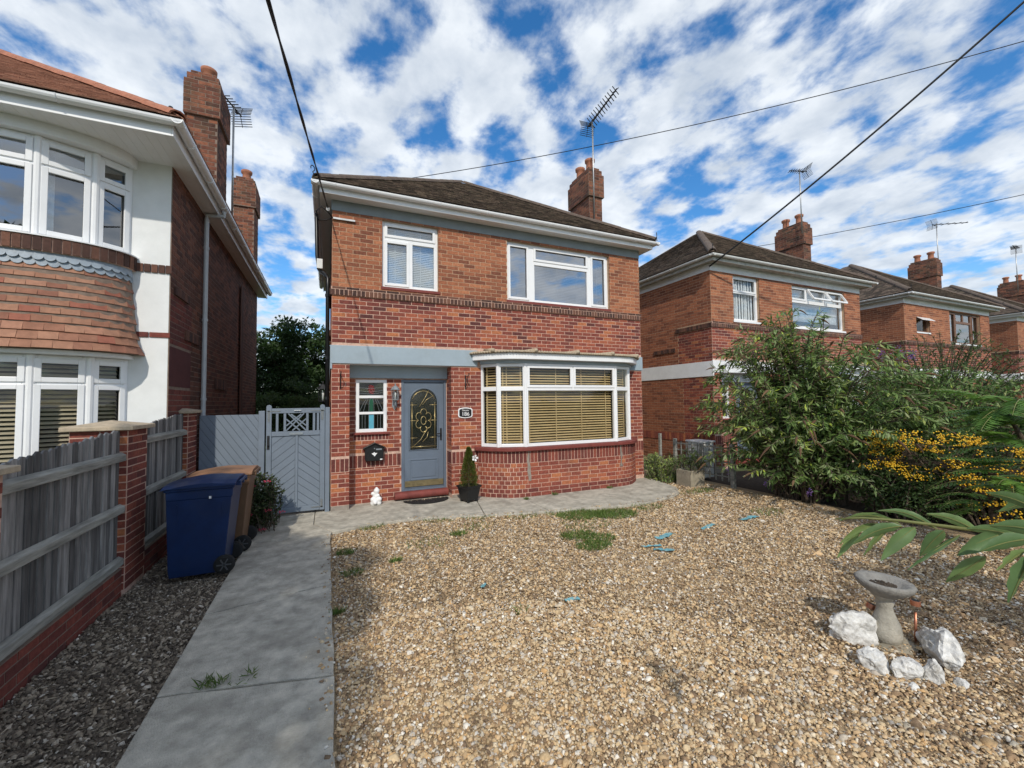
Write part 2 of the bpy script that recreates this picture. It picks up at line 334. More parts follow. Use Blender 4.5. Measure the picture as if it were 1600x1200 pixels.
class Bricks:
    """Collects bricks of one wall; the nearest become objects of their own, the rest one mesh of loose bricks."""
    cache = {}
    def __init__(s): s.items = []
    def put(s, fr, u0, u1, z0, z1, mat, c, proud=.006, d1=.012):
        if proud == .006: proud = .0035
        s.items.append((fr, u0, u1, z0, z1, mat, c, proud + R.uniform(-.0012, .0012), d1))
    def courses(s, fr, u0, u1, z0, z1, mat, holes=(), length=.225, gauge=.075, clo=0, chi=1, power=1.0, phase=0.0, proud=.006):
        k = math.ceil((z0 - .02) / gauge)
        while k * gauge < z1 - .02:
            a, b = max(k * gauge, z0) + .0055, min((k + 1) * gauge, z1) - .0065
            off = (k % 2) * length / 2 + phase
            i = math.floor((u0 - off) / length)
            while off + i * length < u1 - .012:
                p, q = max(off + i * length, u0) + .006, min(off + (i + 1) * length, u1) - .006
                i += 1
                if q - p < .02: continue
                parts = [(p, q, a, b)]
                for h in holes:
                    nn = []
                    for (pp, qq, aa, bb) in parts:
                        if qq <= h[0] or pp >= h[1] or bb <= h[2] or aa >= h[3]: nn.append((pp, qq, aa, bb)); continue
                        if h[0] - pp > .02: nn.append((pp, h[0], aa, bb))
                        if qq - h[1] > .02: nn.append((h[1], qq, aa, bb))
                        m0, m1 = max(pp, h[0]), min(qq, h[1])
                        if h[2] - aa > .02: nn.append((m0, m1, aa, h[2]))
                        if bb - h[3] > .02: nn.append((m0, m1, h[3], bb))
                    parts = nn
                cc = clo + (chi - clo) * R.random() ** power
                for q4 in parts: s.put(fr, *q4, mat, cc, proud)
            k += 1
    def soldiers(s, fr, u0, u1, z0, z1, mat, w=.075, clo=0, chi=1, proud=.006):
        n = max(1, round((u1 - u0) / w)); ww = (u1 - u0) / n
        for i in range(n): s.put(fr, u0 + i * ww + .0055, u0 + (i + 1) * ww - .0055, z0 + .005, z1 - .005, mat, R.uniform(clo, chi), proud)
    def build(s, parent, n_obj, name='brick'):
        def key(it):
            p = np.array(it[0].p((it[1] + it[2]) / 2, 0, (it[3] + it[4]) / 2)) - CAMV
            n = np.array((it[0].sx, -it[0].cx, 0)); return -abs((p @ -n)) * (it[2] - it[1]) * (it[4] - it[3]) / (p @ p) ** 1.5 * (1 if -(p @ n) > 0 else .001)
        its = sorted(s.items, key=key)
        for fr, u0, u1, z0, z1, mat, c, pr, d1 in its[:n_obj]:
            k = (round((u1 - u0) * 200), round((z1 - z0) * 500), round(c * 9), mat)
            me = Bricks.cache.get(k)
            if me is None:
                mb = MB(); mb.ob((0, 0, 0), (u1 - u0, 0, 0), (0, .018, 0), (0, 0, z1 - z0), round(c * 9) / 9, back=False)
                me = mb.mesh('brick'); me.materials.append(MATS[mat]); Bricks.cache[k] = me
            o = bpy.data.objects.new('brick', me); col.objects.link(o); o.parent = parent
            o.location = fr.p(u0, -pr, z0); o.rotation_euler = (0, 0, fr.t)
            if parent.type == 'EMPTY': o.matrix_parent_inverse = Matrix.Translation(-parent.location)
        rest = {}
        for it in its[n_obj:]: rest.setdefault(it[5], []).append(it)
        for mat, lst in rest.items():
            mb = MB()
            for fr, u0, u1, z0, z1, _, c, pr, d1 in lst:
                o = fr.p(u0, -pr, z0)
                mb.ob(o, fr.p(u1, -pr, z0) - o, fr.p(u0, d1, z0) - o, (0, 0, z1 - z0), c, back=False)
            mb.build('brickwork', mat, parent, kind='stuff')
def leaves_np(B, D, S, ln, wd, C, fold=.25, curl=.0):
    """Leaf blades: base B, direction D, side S (unit), each two folded triangles pairs."""
    B, D, S = (np.asarray(a, float) for a in (B, D, S)); n = len(B)
    ln = np.broadcast_to(ln, n)[:, None]; wd = np.broadcast_to(wd, n)[:, None]
    S = S - D * (S * D).sum(1, keepdims=True); S /= np.linalg.norm(S, axis=1, keepdims=True) + 1e-9
    U = np.cross(D, S)
    mid = B + D * ln * .45
    V = np.stack([B, mid + S * wd / 2 + U * wd * fold, B + D * ln - U * ln * curl, mid - S * wd / 2 + U * wd * fold], 1).reshape(-1, 3)
    i = np.arange(n)[:, None] * 4
    F = np.concatenate([i + [0, 1, 2], i + [0, 2, 3]])
    return V, F, np.repeat(C, 4)
def unit(a): return a / (np.linalg.norm(a, axis=-1, keepdims=True) + 1e-9)
def rnd_dirs(n): return unit(NR.normal(size=(n, 3)))

# ------------------------------------------------------------------ setting: ground, beds, path
D = 7.74                                             # the row of house fronts
XL, XR = 0.05, 6.73
def sheet(name, pts, z, mat, th=.0, **props):
    mb = MB()
    if th: mb.prism([(x, y, z - th) for x, y in pts], (0, 0, th))
    else: mb.add([(x, y, z) for x, y in pts], [tuple(range(len(pts)))])
    return mb.build(name, mat, None, kind='structure', **props)
sheet('ground', [(-900, -900), (900, -900), (900, 900), (-900, 900)], -.09, 'lawn')
sheet('road', [(-200, -9), (200, -9), (200, -3.6), (-200, -3.6)], -.075, 'tarmac')
sheet('pavement', [(-200, -3.5), (200, -3.5), (200, -1.6), (-200, -1.6)], -.05, 'concrete', .1)
APRON = [(.07, 6.50), (.6, 6.66), (1.18, 6.68), (1.9, 6.47), (2.7, 6.22), (3.8, 6.03), (4.6, 5.90), (5.2, 5.88), (5.8, 5.98), (6.27, 6.18), (6.55, 6.55), (6.7, 7.0), (6.82, 7.6)]
def apron_y(x): return float(np.interp(x, [p[0] for p in APRON], [p[1] for p in APRON]))
sheet('gravel_bed', [(.02, -1.55), (7.9, -1.55), (7.9, 8.8), (.02, 8.8)], -.052, 'gravel_bed')
sheet('mulch_bed', [(-1.88, -1.55), (-.9, -1.55), (-.9, 8.2), (-1.88, 8.2)], -.056, 'mulch_bed')
sheet('soil_bed', [(7.9, -1.55), (20, -1.55), (20, 7.6), (7.9, 7.6)], -.062, 'soil')
# the concrete path, cast in bays with open joints between them
path = MB().box(-.955, .035, -1.55, 8.05, -.12, -.022).build('path', 'concrete_old', None, kind='structure')
def slab_poly(pts, name='path_slab', parent=path, z=0.0, th=.055):
    return MB().prism([(x, y, z - th) for x, y in pts], (0, 0, th)).build(name, 'concrete', parent, bev=.008)
bays = [(-1.5, .9), (.9, 3.06), (3.06, 4.5), (4.5, 6.42)]
tilt = [.04, .0, .12, -.10, .0]
ys = [-1.5, .9, 3.22, 4.55, 6.42]
for i in range(4):
    a0, a1, b0, b1 = ys[i] + tilt[i], ys[i] - tilt[i], ys[i + 1] + tilt[i + 1], ys[i + 1] - tilt[i + 1]
    jag = [R.uniform(-.018, .018) for _ in range(9)]; lo_ = [(-.965 + 1.01 * t, a0 + (a1 - a0) * t + .009 + jag[k] * .6) for k, t in enumerate(np.linspace(0, 1, 9))]; jag2 = [R.uniform(-.018, .018) for _ in range(9)]
    hi_ = [(.05 - 1.012 * t, b1 + (b0 - b1) * t - .009 + jag2[k] * .6) for k, t in enumerate(np.linspace(0, 1, 9))]
    edge = [(.044 + R.uniform(-.010, .008), a1 + (b1 - a1) * t) for t in np.linspace(.08, .92, 9)]
    slab_poly(lo_ + edge + hi_)
slab_poly([(-.962, 6.43), (.05, 6.43), (.06, 6.5), (-.19, 7.02), (-.19, 8.1), (-1.0, 8.1)])
apron = MB().box(.3, 6.6, 7.0, 7.72, -.12, -.03).build('house_apron', 'concrete_old', None, kind='structure')
def apr(x): return apron_y(x)
cuts = [.19, 2.30, 3.35, 4.95, 6.80]
tops = [-.13, 2.66, 3.35, 4.9, 6.80]
for i in range(4):
    x0, x1 = cuts[i], cuts[i + 1]
    xs = np.linspace(x0 + .006, x1 - .006, 9)
    front = [(x, apr(x)) for x in xs]
    if i == 0: front = [(.07, 6.5)] + front
    ytop = 8.1 if i < 2 else 7.75
    back = [(tops[i + 1] - .006, ytop), ((-.178 if i == 0 else tops[i] + .006), ytop)]
    if i == 0: back += [(-.178, 7.025)]
    slab_poly(front + back, 'apron_slab', apron)

# ------------------------------------------------------------------ house builder
def window(parent, fr, u0, u1, z0, z1, lights, mat='upvc', glassm='glass', depth=.07, fw=.05, sash=(), bead=.028, name='window'):
    """Frame with openings; each light gets a pane, an opening light also its own sash ring."""
    mb = MB(); slab(mb, fr, u0, u1, z0, z1, depth, depth + .065, lights)
    wn = mb.build(name, mat, parent, bev=.005)
    for i, (a, b, c, d) in enumerate(lights):
        if i in sash:
            k = .022
            sb = MB(); slab(sb, fr, a - k, b + k, c - k, d + k, depth - .016, depth + .012, [(a + bead, b - bead, c + bead, d - bead)])
            sb.build('sash', mat, wn, bev=.005)
        pm = MB(); fr.box(pm, a - .004, b + .004, depth + .03, depth + .036, c - .004, d + .004)
        pm.build('pane', glassm, wn)
    return wn
def blind(parent, fr, u0, u1, z0, z1, d, mat, pitch=.05, tilt=.5, sep=False, name='blind_slat', cords=(), th=.003, wdt=.042):
    n = int((z1 - z0) / pitch); mb = MB()
    dy, dz = wdt * math.cos(tilt), wdt * math.sin(tilt)
    me = None
    for i in range(n):
        z = z1 - (i + .7) * pitch
        o = fr.p(u0, d, z)
        if sep:
            if me is None:
                q = MB(); q.ob((0, 0, 0), (u1 - u0, 0, 0), (0, dy, dz), (0, -th * math.sin(tilt), th * math.cos(tilt))); me = q.mesh(name); me.materials.append(MATS[mat])
            ob = bpy.data.objects.new(name, me); col.objects.link(ob); ob.parent = parent; ob.location = o; ob.rotation_euler = (0, 0, fr.t)
        else:
            mb.ob(o, fr.p(u1, d, z) - o, fr.p(u0, d + dy, z + dz) - o, Vector((0, 0, th)))
    if not sep: mb.build('blind', mat, parent, kind='stuff')
    cb = MB()
    for u in cords: fr.box(cb, u - .009, u + .009, d - .008, d - .004, z0, z1)
    if cords: cb.build('blind_tape', mat, parent)
def room(mb, fr, u0, u1, z0, z1, d0, d1):
    """A dark room seen through the glass: five inner faces."""
    a = [fr.p(u, d, z) for u in (u0, u1) for d in (d0, d1) for z in (z0, z1)]
    mb.add(a, [(2, 3, 7, 6), (0, 1, 3, 2), (4, 6, 7, 5), (0, 2, 6, 4), (1, 5, 7, 3)])
def tiles_on(mb, A, e, s, n, lo, hi, rows, gauge, wtile, th=.013, sag=None):
    """Rows of lapped tiles: A eave origin, e along the eave, s up the slope, n normal; lo/hi give each row's ends."""
    A, e, s, n = Vector(A), Vector(e).normalized(), Vector(s).normalized(), Vector(n).normalized()
    for i in range(rows):
        t = i * gauge; a, b = lo(t), hi(t)
        u = a - (i % 2) * wtile / 2
        while u < b:
            u0, u1 = max(u + .002, a), min(u + wtile - .002, b)
            u += wtile
            if u1 - u0 < .02: continue
            lift = th * 1.5 + R.uniform(0, .004)
            o = A + e * u0 + s * (t - .012 + R.uniform(-.004, .004)) + n * lift
            mb.ob(o, e * (u1 - u0), s * (gauge * 1.15) - n * (lift - .004), n * th, R.random())
def hip_roof(root, x0, x1, y0, y1, ze, pitch, mat, slopes, gauge=.1, wt=.165, ridge_mat='ridge', n_ridge=2, tile_parts=0):
    """Hipped roof, ridge running away from the street. slopes: which faces get tiles ('f','l','r')."""
    hw = (x1 - x0) / 2; k = math.tan(pitch); xm = (x0 + x1) / 2; zr = ze + hw * k
    ya, yb = y0 + hw, max(y1 - hw, y0 + hw + .3)
    v = [(x0, y0, ze), (x1, y0, ze), (x1, y1, ze), (x0, y1, ze), (xm, ya, zr), (xm, yb, zr)]
    mb = MB(); mb.add(v, [(0, 1, 4), (1, 2, 5, 4), (2, 3, 5), (3, 0, 4, 5), (0, 3, 2, 1)])
    rf = mb.build('roof', 'ridge', root)
    cp, sp = math.cos(pitch), math.sin(pitch); sl = hw / cp
    rows = int(sl / gauge)
    tb = MB()
    if 'f' in slopes: tiles_on(tb, (x0, y0, ze), (1, 0, 0), (0, cp, sp), (0, -sp, cp), lambda t: t * cp, lambda t: (x1 - x0) - t * cp, rows, gauge, wt)
    if 'l' in slopes: tiles_on(tb, (x0, y1, ze), (0, -1, 0), (cp, 0, sp), (-sp, 0, cp), lambda t: t * cp, lambda t: (y1 - y0) - t * cp, rows, gauge, wt)
    if 'r' in slopes: tiles_on(tb, (x1, y0, ze), (0, 1, 0), (-cp, 0, sp), (sp, 0, cp), lambda t: t * cp, lambda t: (y1 - y0) - t * cp, rows, gauge, wt)
    tb.build('roof_tiles', mat, rf, kind='stuff')
    # half-round tiles along the two front hips and the ridge
    q = MB(); n = 7; vs = []
    for a in (0, .30):
        for rr in (.105, .085):
            for j in range(n):
                t = math.pi * j / (n - 1); vs.append((a, rr * math.cos(t), rr * math.sin(t) * .8))
    fs = []
    for j in range(n - 1): fs += [(j, j + 1, 2 * n + j + 1, 2 * n + j), (n + j + 1, n + j, 3 * n + j, 3 * n + j + 1), (j + 1, j, n + j, n + j + 1), (2 * n + j, 2 * n + j + 1, 3 * n + j + 1, 3 * n + j)]
    fs += [(0, 2 * n, 3 * n, n), (n - 1, 2 * n - 1, 4 * n - 1, 3 * n - 1)]
    q.add(vs, fs); me = q.mesh('ridge_tile'); me.materials.append(MATS[ridge_mat])
    lines = [(Vector(v[0]), Vector(v[4])), (Vector(v[1]), Vector(v[4])), (Vector(v[4]), Vector(v[5]))][:max(n_ridge, 2) if n_ridge else 0]
    for a, b in lines:
        d = (b - a); ln = d.length; d.normalize(); side = Vector((0, 0, 1)).cross(d).normalized(); up = d.cross(side)
        for i in range(int(ln / .29)):
            ob = bpy.data.objects.new('ridge_tile', me); col.objects.link(ob); ob.parent = rf
            mm = Matrix((d, side, up)).transposed().to_4x4(); mm.translation = a + d * (i * .29 + .05) + up * (.0 + R.uniform(0, .008)); ob.matrix_local = mm
    return rf, zr
def eaves(root, x0, x1, y0, y1, zs, wall, fascia_mat='upvc', gut_mat='upvc', boards=False, ztop=.15):
    """Soffit, fascia and half-round gutter round an eaves rectangle; wall = (x0,x1,y0,y1) of the brickwork."""
    wx0, wx1, wy0, wy1 = wall
    fb = MB()
    t = .02
    fb.box(x0 + t, x1 - t, y0, y0 + t, zs - .02, zs + ztop); fb.box(x0, x0 + t, y0, y1, zs - .02, zs + ztop); fb.box(x1 - t, x1, y0, y1, zs - .02, zs + ztop)
    fb.build('fascia', fascia_mat, root, bev=.004)
    sb = MB()
    sb.box(x0 + t, x1 - t, y0 + t, wy0 + .02, zs, zs + .012)
    sb.box(x0 + t, wx0 + .02, wy0 + .022, y1, zs, zs + .012); sb.box(wx1 - .02, x1 - t, wy0 + .022, y1, zs, zs + .012)
    so = sb.build('soffit', fascia_mat, root)
    prof = [(math.cos(a), math.sin(a)) for a in np.linspace(math.pi, 2 * math.pi, 9)]
    gb = MB(); r = .058; zc = zs + ztop - .012
    def gut(a, b, out):
        a, b, out = Vector(a), Vector(b), Vector(out); vs = []
        for p in (a, b):
            for rr in (r, r - .007):
                for cxx, szz in prof: vs.append(p + out * (cxx * rr) + Vector((0, 0, szz * rr)))
        k = len(prof); fs = []
        for j in range(k - 1): fs += [(j, j + 1, 2 * k + j + 1, 2 * k + j), (k + j + 1, k + j, 3 * k + j, 3 * k + j + 1), (j + 1, j, k + j, k + j + 1), (2 * k + j, 2 * k + j + 1, 3 * k + j + 1, 3 * k + j)]
        fs += [(0, 2 * k, 3 * k, k), (k - 1, 2 * k - 1, 4 * k - 1, 3 * k - 1)]
        gb.add(vs, fs)
    g = r + .004
    gut((x0 - 2 * g, y0 - g, zc), (x1 + 2 * g, y0 - g, zc), (0, -1, 0))
    gut((x0 - g, y0 - 2 * g, zc), (x0 - g, y1, zc), (-1, 0, 0)); gut((x1 + g, y0 - 2 * g, zc), (x1 + g, y1, zc), (1, 0, 0))
    go = gb.build('gutter', gut_mat, root, smooth=False)
    jb = MB()                                              # clips and unions
    for i in range(int((x1 - x0) / .9) + 1):
        x = x0 + .25 + i * .9 + R.uniform(-.05, .05)
        if x > x1 - .1: break
        pts = [(x - .018, y0 - g + -c * (r + .005), zc + s_ * (r + .005)) for c, s_ in prof]
        jb.tube(pts, .006, 5)
    for i in range(int((y1 - y0) / .9)):
        y = y0 + .4 + i * .9
        for xx, sg in ((x0 - g, -1), (x1 + g, 1)):
            jb.tube([(xx + sg * c * (r + .005), y, zc + s_ * (r + .005)) for c, s_ in prof], .006, 5)
    jb.build('gutter_clips', gut_mat, go, kind='stuff')
    return so
def chimney(root, x0, x1, y0, y1, z0, z1, zcorb, mat='brick_old', pots=2, mortar='mortar_dark', along='y'):
    """Stack with an oversailing head and stepped top courses."""
    mb = MB(); mb.box(x0, x1, y0, y1, z0, zcorb); k = .045
    mb.box(x0 - k, x1 + k, y0 - k, y1 + k, zcorb, z1 - .22); mb.box(x0 - k * .2, x1 + k * .2, y0 - k * .2, y1 + k * .2, z1 - .22, z1 - .08); mb.box(x0 + .04, x1 - .04, y0 + .04, y1 - .04, z1 - .08, z1)
    ch = mb.build('chimney', mortar, root)
    bs = Bricks()
    for (a, b, c, d, e, f) in ((x0, x1, y0, y1, z0, zcorb), (x0 - k, x1 + k, y0 - k, y1 + k, zcorb, z1 - .22), (x0 - k * .2, x1 + k * .2, y0 - k * .2, y1 + k * .2, z1 - .22, z1 - .08), (x0 + .04, x1 - .04, y0 + .04, y1 - .04, z1 - .08, z1)):
        bs.courses(FR(a, c, 0), 0, b - a, e, f, mat); bs.courses(FR(a, d, -90), 0, d - c, e, f, mat); bs.courses(FR(b, c, 90), 0, d - c, e, f, mat)
    bs.build(ch, 0)
    xm, ym = (x0 + x1) / 2, (y0 + y1) / 2
    for i in range(pots):
        off = (i - (pots - 1) / 2) * ((y1 - y0) * .5)
        MB().lathe([(.115, -.05), (.105, .1), (.10, .22), (.135, .25), (.14, .31), (.11, .33), (.085, .33), (.085, .1)], (xm, ym + off, z1), 16, cap=False).build('chimney_pot', 'terracotta', ch, smooth=True)
    return ch
def aerial(name, label, base, z1, ang, mat='alu', kind='yagi', elev=0.0, ln=.9, z_b=None, n=11, tilt=0.0):
    x, y, z0 = base
    rt = thing(name, label, 'aerial', base, 'television aerials on the chimneys')
    MB().tube([(x, y, z0), (x, y, z1)], .020, 8).build('mast', mat, rt, smooth=True)
    zb = z1 - .06 if z_b is None else z_b
    dx, dy = math.cos(rad(ang)), math.sin(rad(ang)); ce, se = math.cos(rad(elev)), math.sin(rad(elev))
    d = Vector((dx * ce, dy * ce, se)); s = Vector((-dy, dx, 0)); u = s.cross(d) * -1
    c0 = Vector((x, y, zb)) - d * .12
    MB().tube([c0 - d * .15, c0 + d * ln], .016, 6).build('boom', 'black_iron', rt)
    eb = MB()
    for i in range(n):
        p = c0 + d * (ln * (i + .5) / n); h = .16 - .05 * i / n
        if kind == 'x':
            for sg in (-1, 1): eb.tube([p - (s + u * sg) * h * .75, p + (s + u * sg) * h * .75], .011, 5)
        else: eb.tube([p - s * h, p + s * h], .010, 5)
    eb.build('elements', 'black_iron', rt)
    rb = MB()
    for sg in (-1, 1):
        q = c0 - d * .12; e = q + u * sg * .22 - d * .09
        rb.tube([q, e], .007, 5)
        for i in range(5):
            pp = q.lerp(e, (i + .6) / 5); rb.tube([pp - s * .21, pp + s * .21], .008, 5)
    rb.build('reflector', 'black_iron', rt)
    MB().ob(c0 - d * .03 - s * .02 - u * .05, d * .07, s * .04, u * .04).build('junction_box', 'black_plastic', rt)
    return rt
def facade_holes(dx, w1, w2):
    return dict(w1=w1, w2=w2)
BAY = [(2.73, 7.74), (2.98, 7.42), (3.47, 7.24), (5.60, 7.24), (6.09, 7.42), (6.34, 7.74)]
def scroll(mb, x, y, z):                                   # hip iron at a roof corner
    pts = [(x, y, z), (x - .03, y - .03, z + .05)]
    for a in np.linspace(-1.2, 3.6, 10): pts.append((x - .03 + .04 * math.cos(a) * .7, y - .03 + .04 * math.cos(a) * .7, z + .11 + .045 * math.sin(a)))
    mb.tube(pts, .008, 5)

def brick_house(dx, name, label, loc_y=D, main=False, n_bricks=300, belt='white_paint', frame='upvc', style=0, side=True, gut='upvc', fas='upvc', depth=6.3, bay=True, group=None):
    x0, x1 = XL + dx, XR + dx; yf = loc_y; yb = yf + depth
    root = thing(name, label, 'house', (x0, yf, 0), group)
    F = FR(x0, yf, 0)
    W1 = (.83, 1.86, 3.90, 5.13); W2 = (3.28, 5.82, 3.875, 5.11)
    if style == 2: W1 = (.80, 1.75, 4.17, 4.72)
    porch = (.29, 2.095, -.1, 2.49); bayh = (2.72, 6.25, -.1, 2.58)
    holes = [W1, W2, porch, bayh] if bay else [W1, W2]
    wid = x1 - x0
    # masonry core with real openings
    mb = MB(); slab(mb, F, 0, wid, -.1, 2.64, 0, .26, holes); slab(mb, F, 0, wid, 2.64, 3.75, 0, .26, holes)
    F.box(mb, -.014, wid + .014, -.030, .0, 3.676, 3.818)
    wall = mb.build('wall', 'mortar_pink', root)
    mb = MB(); slab(mb, F, 0, wid, 3.75, 5.34, 0, .26, holes)
    mb.box(x0 + .01, x1 - .0, yb - .26, yb, -.1, 5.34)
    mb.box(x1 - .26, x1, yf + .26, yb - .26, -.1, 5.34)
    up = mb.build('upper_wall', 'mortar_buff', root)
    sw = MB(); sw.box(x0, x0 + .26, yf + .26, yb - .26, -.1, 5.34); sw.build('side_wall', 'mortar_buff', root)
    bs = Bricks()
    bs.courses(F, 0, wid, 3.822, 5.16, 'brick_brown', holes)
    bs.soldiers(F, -.018, wid + .018, 3.672, 3.775, 'brick_dark', .07, proud=.034)
    bs.courses(F, -.018, wid + .018, 3.775, 3.822, 'brick_dark', proud=.034, gauge=.0755)
    bs.courses(F, 0, wid, 2.81, 3.672, 'brick_red', holes, power=.9, clo=.0, chi=1)
    bs.courses(F, 0, wid, .862, 2.49, 'brick_red', holes, clo=.2, power=.8)
    bs.soldiers(F, 0, .285, .638, .862, 'brick_red', clo=0, chi=.45); bs.soldiers(F, 2.10, 2.715, .638, .862, 'brick_red', clo=0, chi=.45)
    if bay: bs.soldiers(F, 6.255, wid, .638, .862, 'brick_red', clo=0, chi=.45)
    bs.courses(F, 0, wid, .075, .638, 'brick_red', holes, clo=.3, power=.8)
    # side facing the left neighbour
    if side:
        S = FR(x0, yb, -90); Ls = yb - yf
        bs.courses(S, 0, Ls, 3.822, 5.16, 'brick_brown', clo=0, chi=.8); bs.courses(S, 0, Ls - 1.15, 2.79, 3.822, 'brick_brown', chi=.75)
        bs.courses(S, Ls - 1.15, Ls, 2.79, 3.66, 'brick_red', clo=.1)
        bs.soldiers(S, Ls - 1.2, Ls + .02, 3.672, 3.79, 'brick_dark', .062, proud=.035)
        bs.courses(S, 0, Ls, .075, 2.39, 'brick_brown', [(Ls - 1.0, Ls, 0, 2.4)], chi=.7); bs.courses(S, Ls - 1.0, Ls, .075, 2.39, 'brick_red', clo=.1)
        bs.soldiers(S, Ls - 2.1, Ls - 1.25, 3.15, 3.27, 'brick_dark', .075, proud=.03)
        bs.soldiers(S, 0, Ls, .64, .86, 'brick_red', clo=.4, proud=.012)
        q = MB(); S.box(q, 0, Ls + .02, -.02, .01, 2.40, 2.79); q.build('side_band', belt, root)
        q = MB(); S.box(q, 0, Ls + .004, -.012, .01, 5.16, 5.335); q.build('side_frieze', belt, root)
    # painted band between the storeys and frieze under the eaves
    q = MB(); F.box(q, -.022, 2.62 if bay else wid + .022, -.024, .01, 2.492, 2.806)
    if bay: F.box(q, 6.30, wid + .022, -.024, .01, 2.492, 2.806); F.box(q, 2.622, 6.298, -.006, .01, 2.58, 2.80)
    q.build('painted_band', belt, root, bev=.006)
    q = MB(); F.box(q, 0, wid, -.012, .01, 5.152, 5.335); q.build('frieze_board', 'frieze_paint' if main else belt, root)
    for a_, b_, z_ in ((0, .287, .072), (2.10, 2.7, .06)): q = MB(); F.box(q, a_, b_, -.012, .26, -.1, z_); q.build('plinth', 'plinth', root)
    # roof
    so = eaves(root, x0 - .20, x1 + .20, yf - .26, yb + .2, 5.338, (x0, x1, yf, yb), fas, gut, ztop=.13)
    rf, zr = hip_roof(root, x0 - .27, x1 + .27, yf - .33, yb + .27, 5.485, rad(33.9), 'roof_brown', 'fl', .105, .17)
    chimney(root, x0 + 6.31, x0 + 6.71, yf + 1.42, yf + 2.38, 5.6, 8.1, 7.27)
    hi = MB(); scroll(hi, x0 - .27, yf - .33, 5.53); scroll(hi, x1 + .27, yf - .33, 5.53); hi.build('hip_iron', 'black_iron', rf)
    # rooms behind the glass
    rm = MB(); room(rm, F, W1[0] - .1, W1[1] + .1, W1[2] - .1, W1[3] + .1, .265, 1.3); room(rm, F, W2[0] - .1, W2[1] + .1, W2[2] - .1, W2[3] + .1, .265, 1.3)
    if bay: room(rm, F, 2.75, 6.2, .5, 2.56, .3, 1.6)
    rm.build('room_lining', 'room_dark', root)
    # upper windows
    a, b, c, d = W1
    if style == 0:
        ls = [(a + .07, b - .07, 4.86, d - .065), (a + .07, a + .47, c + .065, 4.76), (a + .555, b - .07, c + .065, 4.76)]
        w1 = window(root, F, a, b, c, d, ls, frame, 'glass_mirror', sash=(1, 0))
        blind(w1, F, a + .06, b - .06, c + .06, d - .1, .17, 'blind_white', .034, 1.15, cords=(a + .25, a + .72), wdt=.03)
    elif style == 1:
        ls = [(a + .07, b - .07, 4.72, d - .065), (a + .07, b - .07, c + .065, 4.66)]
        w1 = window(root, F, a, b, c, d, ls, frame, 'glass', sash=(0,))
    else:
        ls = [(a + .06, b - .06, c + .06, d - .06)]
        w1 = window(root, F, a, b, c, d, ls, 'brown_frame', 'glass')
        tp = MB(); 
        for i in range(3): tp.ob(F.p(a + .02 + i * .31, -.01, d - .02), (.30, 0, 0), (0, -.16, -.12), (0, 0, .015))
        tp.build('open_vent', 'upvc', w1)
    if style == 1:
        cv = MB(); n = 24
        for i in range(n):
            u = a + .08 + (b - a - .16) * i / n; F.box(cv, u, u + (b - a - .16) / n * .9, .17 + .02 * math.sin(i * 1.9), .18 + .02 * math.sin(i * 1.9), c + .06, d - .06)
        cv.build('net_curtain', 'net_white', w1)
    sl = MB(); F.box(sl, a - .02, b + .02, -.02, .10, c - .05, c - .003); sl.build('sill', 'red_paint' if main else frame, w1)
    a, b, c, d = W2
    if style == 0:
        ls = [(a + .07, a + .50, c + .065, d - .065), (a + .66, a + 1.98, 4.79, d - .065), (a + .66, a + 1.98, c + .065, 4.69), (a + 2.10, b - .07, c + .065, d - .065)]
        w2 = window(root, F, a, b, c, d, ls, frame, 'glass_blue', sash=(0, 1, 3))
        blind(w2, F, a + .06, b - .06, c + .06, d - .08, .17, 'blind_white', .034, 1.15, cords=(a + .3, a + 1.25, a + 1.75, a + 2.3), wdt=.03)
    elif style == 1:
        ls = [(a + .06, a + .72, 4.72, d - .06), (a + .80, a + 1.62, 4.72, d - .06), (a + 1.70, b - .06, 4.72, d - .06), (a + .06, b - .06, c + .06, 4.62)]
        w2 = window(root, F, a, b, c, d, ls, frame, 'glass_mirror', sash=(0,))
        for i in (1, 2):                                    # top lights standing open
            a_, b_, c_, d_ = ls[i]; ob = MB(); fo = Vector((0, -.16, .06)); hh = d_ - c_
            for (p0, p1) in (((a_, 0), (b_, 0)), ((a_, 1), (b_, 1)), ((a_, 0), (a_, 1)), ((b_, 0), (b_, 1))):
                A = F.p(p0[0], .05, d_) + (Vector((0, -.17, -hh + .03)) if p0[1] == 0 else Vector()); B = F.p(p1[0], .05, d_) + (Vector((0, -.17, -hh + .03)) if p1[1] == 0 else Vector())
                ob.bar(A, B, .045, .045, (0, -1, .1))
            ob.build('open_light', frame, w2)
        blind(w2, F, a + .06, b - .06, c + .06, d - .08, .2, 'net_white', .25, 1.5, wdt=.24)
    else:
        ls = [(a + .07, a + .55, c + .06, d - .06), (a + .70, a + 1.25, 4.78, d - .06), (a + 1.33, a + 1.90, 4.78, d - .06), (a + .70, a + 1.90, c + .06, 4.68), (a + 2.02, b - .07, c + .06, d - .06)]
        w2 = window(root, F, a, b, c, d, ls, 'brown_frame', 'glass_mirror', sash=(0, 4))
        cv = MB(); 
        for i in range(16): F.box(cv, a + .08 + .03 * i, a + .106 + .03 * i, .17 + .012 * (i % 3), .18 + .012 * (i % 3), c + .05, d - .05); F.box(cv, b - .56 + .03 * i, b - .534 + .03 * i, .17 + .012 * (i % 3), .18 + .012 * (i % 3), c + .05, d - .05)
        cv.build('curtain', 'net_white', w2)
    sl = MB(); F.box(sl, a - .02, b + .02, -.02, .10, c - .05, c - .003); sl.build('sill', 'red_paint' if main else frame, w2)
    if not bay:
        bs.build(wall, n_bricks); return root
    # ---------- porch recess
    B = FR(x0 + .29, yf + .33, 0); pw = 1.805
